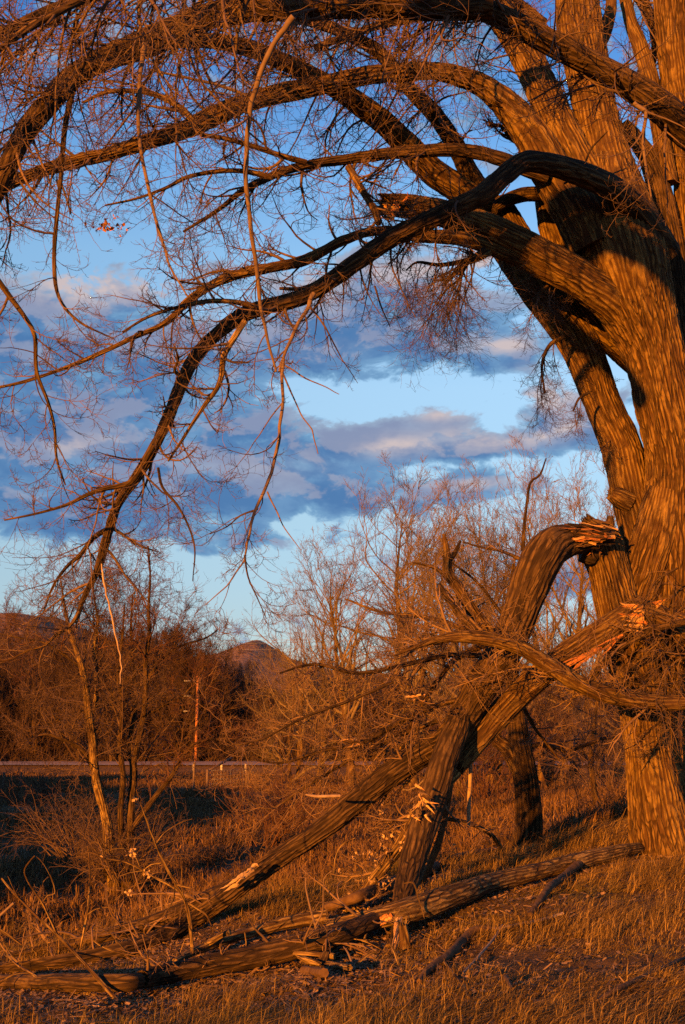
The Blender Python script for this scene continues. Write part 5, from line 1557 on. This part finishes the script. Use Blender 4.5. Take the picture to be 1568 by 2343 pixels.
posts = [(455, 1818, 1752, "dark wooden fence post nearest the road left of the gate"), (35, 1792, 1770, "low fence post at the far left of the meadow"), (72, 1800, 1780, "leaning fence post second from the left edge"),
         (1268, 1795, 1752, "reddish fence post beyond the dark middle trunk"), (575, 1800, 1758, "fence post right of the gate"), (1040, 1800, 1765, "fence post seen behind the fallen limbs")]
for px, yb, yt, lab in posts:
    D = 58
    x = (px - 784) / F * D
    Y = D * math.cos(PITCH)
    z0 = gz(x, Y)
    hgt = max(0.7, (yb - yt) / F * D)
    t = thing("fence_post", lab, "post", (x, Y, z0), "fence posts along the meadow")
    V, f, at = bark_tube(catmull(np.array([[x, Y, z0 - 0.1, 0.055], [x + 0.01, Y, z0 + hgt * 0.5, 0.052], [x + 0.03, Y, z0 + hgt, 0.048]]), [4, 4]), 10, 0.006, seed=int(px))
    link("post_shaft", make_mesh("post_shaft", V, f, True, M_POST, at), t)
    c = []
    q = []
    box(c, q, (x + 0.03, Y, z0 + hgt), np.array([0.055, 0, 0]), np.array([0, 0.055, 0]), np.array([0, 0, 0.02]))
    link("post_top", make_mesh("post_top", np.array(c), [np.array(q)], False, M_POST), t)
# gate brace
D = 56
g0 = U(474, 1820, D)
gate = thing("gate_frame", "old wooden gate frame with a sagging top rail at the edge of the meadow", "gate", g0)
zb = gz(g0[0], g0[1])
rod("post", [g0[0], g0[1], zb - 0.1], [g0[0], g0[1], zb + 1.05], 0.06, gate, M_POST)
gr_ = U(572, 1745, 60)
rod("rail", [g0[0], g0[1], zb + 0.95], [gr_[0] - 0.9, gr_[1], zb + 1.45], 0.05, gate, M_POST)
rod("post", [gr_[0], gr_[1] - 2, zb - 0.1], [gr_[0], gr_[1] - 2, zb + 1.2], 0.05, gate, M_POST)
for k in range(5):
    zz = zb + 0.2 + 0.2 * k
    rod("wire", [g0[0], g0[1], zz], [gr_[0], gr_[1] - 2, zz], 0.008, gate, M_METAL, 4)
for k in range(12):
    a = k / 12
    rod("wire", [g0[0] + (gr_[0] - g0[0]) * a, g0[1] + (gr_[1] - 2 - g0[1]) * a, zb], [g0[0] + (gr_[0] - g0[0]) * a, g0[1] + (gr_[1] - 2 - g0[1]) * a, zb + 1.0], 0.006, gate, M_METAL, 4)
for px, lab in ((455, "leftmost of three short white marker posts below the road"), (516, "middle one of three short white marker posts below the road"), (570, "rightmost of three short white marker posts below the road")):
    D = 74
    x = (px - 784) / F * D
    Y = D * math.cos(PITCH)
    z0 = gz(x, Y)
    t = thing("marker_post", lab, "post", (x, Y, z0), "white marker posts below the road")
    rod("stake", [x, Y, z0], [x, Y, z0 + 0.75], 0.035, t, M_POST)
    c, q = [], []
    box(c, q, (x, Y - 0.03, z0 + 0.62), np.array([0.05, 0, 0]), np.array([0, 0.012, 0]), np.array([0, 0, 0.20]))
    link("reflector_plate", make_mesh("reflector_plate", np.array(c), [np.array(q)], False, M_WHITE), t)

# ------------------------------------------------------------------ grass
def blades(name, label, pos, hgt, width, lean, seed, mat, M=3):
    rs = np.random.RandomState(seed)
    n = len(pos)
    z = ground_z(pos[:, 0], pos[:, 1])
    az = rs.rand(n) * 6.283
    fx = np.stack([np.cos(az), np.sin(az), np.zeros(n)], 1)
    ld = rs.randn(n, 2) * 0.5 + np.array(lean)
    fl = 0.75 * np.stack([vnoise(np.stack([pos[:, 0] * 1.4, pos[:, 1] * 1.4, np.full(n, 5.0)], 1), 61), vnoise(np.stack([pos[:, 0] * 1.4, pos[:, 1] * 1.4, np.full(n, 9.0)], 1), 62)], 1)
    ld = ld + fl
    la = np.hypot(ld[:, 0], ld[:, 1])[:, None]
    base = np.stack([pos[:, 0], pos[:, 1], z - 0.01], 1)
    h = hgt[:, None]
    L3 = np.stack([ld[:, 0], ld[:, 1], np.zeros(n)], 1)
    mid = base + np.array([0, 0, 1.0]) * h * 0.55 / np.sqrt(1 + la ** 2) + L3 * h * 0.25
    tip = base + np.array([0, 0, 1.0]) * h / (1 + la * 0.8) + L3 * h * 0.75
    w = width[:, None] * 0.5
    V = np.stack([base - fx * w, base + fx * w, mid - fx * w * 0.8, mid + fx * w * 0.8, tip], 1).reshape(-1, 3)
    i = np.arange(n)[:, None] * 5
    q = i + np.array([[0, 1, 3, 2]])
    t = i + np.array([[2, 3, 4]])
    link(name, make_mesh(name, V, [q, t], False, mat), None, label, kind='stuff')


rg = np.random.RandomState(44)
n = 330000
Y = 4.6 + 15.5 * rg.rand(n) ** 1.25
hw = 0.285 * Y + 0.5
X = (rg.rand(n) * 2 - 1) * hw
dn = vnoise(np.stack([X * 2.2, Y * 2.2, np.zeros(n)], 1), 9) + 0.6 * vnoise(np.stack([X * 7, Y * 7, np.zeros(n)], 1), 10)
dn = dn + 0.6 * vnoise(np.stack([X * 0.9, Y * 0.9, np.zeros(n)], 1), 13)
thin = np.clip((0.2 - X) / 1.2, 0, 1) * np.clip((10.2 - Y) / 1.5, 0, 1)
keep = rg.rand(n) < np.clip(0.56 + 0.75 * dn, 0.16 + 0.34 * np.clip(X / 0.8, 0, 1), 1) * (1 - 0.55 * thin)
X, Y, dn = X[keep], Y[keep], dn[keep]
patch = vnoise(np.stack([X * 0.8, Y * 0.8, np.zeros(len(X))], 1), 12)
right = np.clip((X + 0.3) / 2.0, 0, 1) * np.clip((12.0 - Y) / 4, 0, 1)
h = (0.05 + 0.11 * rg.rand(len(X)) ** 1.6) * np.clip(1 + 0.95 * patch, 0.3, 2) * (1.35 - 0.55 * right)
h = np.where(rg.rand(len(X)) < 0.03, h * 2.4, h) * 0.62
far = np.clip((Y - 9) / 6, 0, 1)
h *= 1 + 0.7 * far
# the grass is thin and trodden just in front of the logs
gp = []
for a, b in zip(GROUND_PTS[:-1], GROUND_PTS[1:]):
    if math.hypot(a[0] - b[0], a[1] - b[1]) < 1.6:
        for f in (0, .33, .66):
            gp.append([a[i] * (1 - f) + b[i] * f for i in range(3)])
gp = np.array(gp)
near = np.zeros(len(X))
for gx, gy, gr in gp:
    dx, dy = (X - gx) / 0.42, (Y - (gy - 0.15)) / 0.72
    near = np.maximum(near, np.exp(-(dx * dx + dy * dy)))
h *= 1 - 0.72 * near
wd = 0.0020 + 0.0026 * rg.rand(len(X)) + 0.002 * far
nc = 9500
cy = 4.8 + 14.5 * rg.rand(nc) ** 1.1
cx = (rg.rand(nc) * 2 - 1) * (0.285 * cy + 0.4)
cn = vnoise(np.stack([cx * 1.1, cy * 1.1, np.zeros(nc)], 1), 51)
ck = rg.rand(nc) < np.clip(0.40 + 1.1 * cn, 0.03, 1)
cx, cy, cn = cx[ck], cy[ck], cn[ck]
idx = np.repeat(np.arange(len(cx)), 17)
tx_ = cx[idx] + rg.randn(len(idx)) * 0.028
ty_ = cy[idx] + rg.randn(len(idx)) * 0.028
rt = np.clip((tx_ + 0.2) / 2.0, 0, 1) * np.clip((12.0 - ty_) / 4, 0, 1)
ch = ((0.10 + 0.13 * rg.rand(len(cx))) * np.clip(0.9 + 0.6 * cn, 0.5, 1.5))[idx] * (0.55 + 0.7 * rg.rand(len(idx))) * (1.15 - 0.6 * rt)
nr_ = np.zeros(len(idx))
for gx, gy, gr in gp:
    dx, dy = (tx_ - gx) / 0.42, (ty_ - (gy - 0.15)) / 0.72
    nr_ = np.maximum(nr_, np.exp(-(dx * dx + dy * dy)))
ch *= 1 - 0.8 * nr_
sel = ~((near > 0.30) & (rg.rand(len(X)) < 0.62))
X, Y, h, wd = X[sel] , Y[sel], h[sel] * 0.8, wd[sel]
X, Y, h = np.concatenate([X, tx_]), np.concatenate([Y, ty_]), np.concatenate([h, ch])
wd = np.concatenate([wd, 0.0026 + 0.0024 * rg.rand(len(tx_))])
blades("grass", "dry matted tan grass covering the near bank", np.stack([X, Y], 1), h * 1.25, wd, (0.75, -0.45), 45, M_GRASS)
# litter of bark bits, dead leaves and short sticks on the bare soil round the logs
rl = np.random.RandomState(71)
ci = rl.randint(0, len(gp), 16000)
lx, ly = gp[ci, 0] + rl.randn(16000) * 0.42, gp[ci, 1] + rl.randn(16000) * 0.55 - 0.1
ex = 4.8 + 9 * rl.rand(7000)
lx, ly = np.concatenate([lx, (rl.rand(7000) * 2 - 1) * 0.3 * ex]), np.concatenate([ly, ex])
lz = ground_z(lx, ly)
nl = len(lx)
la = rl.rand(nl) * 6.283
lng_ = 0.010 + 0.075 * rl.rand(nl) ** 3
wdt = 0.004 + 0.012 * rl.rand(nl)
wdt = np.where(lng_ > 0.035, 0.004, wdt)
dx_ = np.stack([np.cos(la), np.sin(la), rl.randn(nl) * 0.25], 1) * lng_[:, None]
dy_ = np.stack([-np.sin(la), np.cos(la), rl.randn(nl) * 0.4], 1) * wdt[:, None]
c_ = np.stack([lx, ly, lz + 0.006 + 0.02 * rl.rand(nl)], 1)
V = np.stack([c_ - dx_ - dy_, c_ + dx_ - dy_ * 0.6, c_ + dx_ * 0.8 + dy_, c_ - dx_ + dy_ * 0.7], 1).reshape(-1, 3)
link("litter", make_mesh("litter", V, [np.arange(nl * 4).reshape(-1, 4)], False, M_LITTER), None, "litter of bark bits, dead leaves and short sticks round the logs", kind='stuff')
n = 240000
Y = 18 + 58 * rg.rand(n) ** 1.15
X = (rg.rand(n) * 2 - 1) * (0.29 * Y + 1.5)
tuft = vnoise(np.stack([X * 0.9, Y * 0.9, np.zeros(n)], 1), 21) + 0.7 * vnoise(np.stack([X * 2.7, Y * 2.7, np.zeros(n)], 1), 22)
keep = rg.rand(n) < np.clip(0.55 + 0.9 * tuft, 0.08, 1)
X, Y, tuft = X[keep], Y[keep], tuft[keep]
h = (0.14 + 0.26 * rg.rand(len(X))) * (1 + 0.4 * tuft)
blades("meadow_grass", "taller dry grass tufts of the meadow below the bank", np.stack([X, Y], 1), h, 0.010 + 0.012 * rg.rand(len(X)) + 0.0003 * Y, (0.15, -0.1), 46, M_GRASS2)

for o in bpy.data.objects:
    if '_w' in o.keys():
        del o['_w']
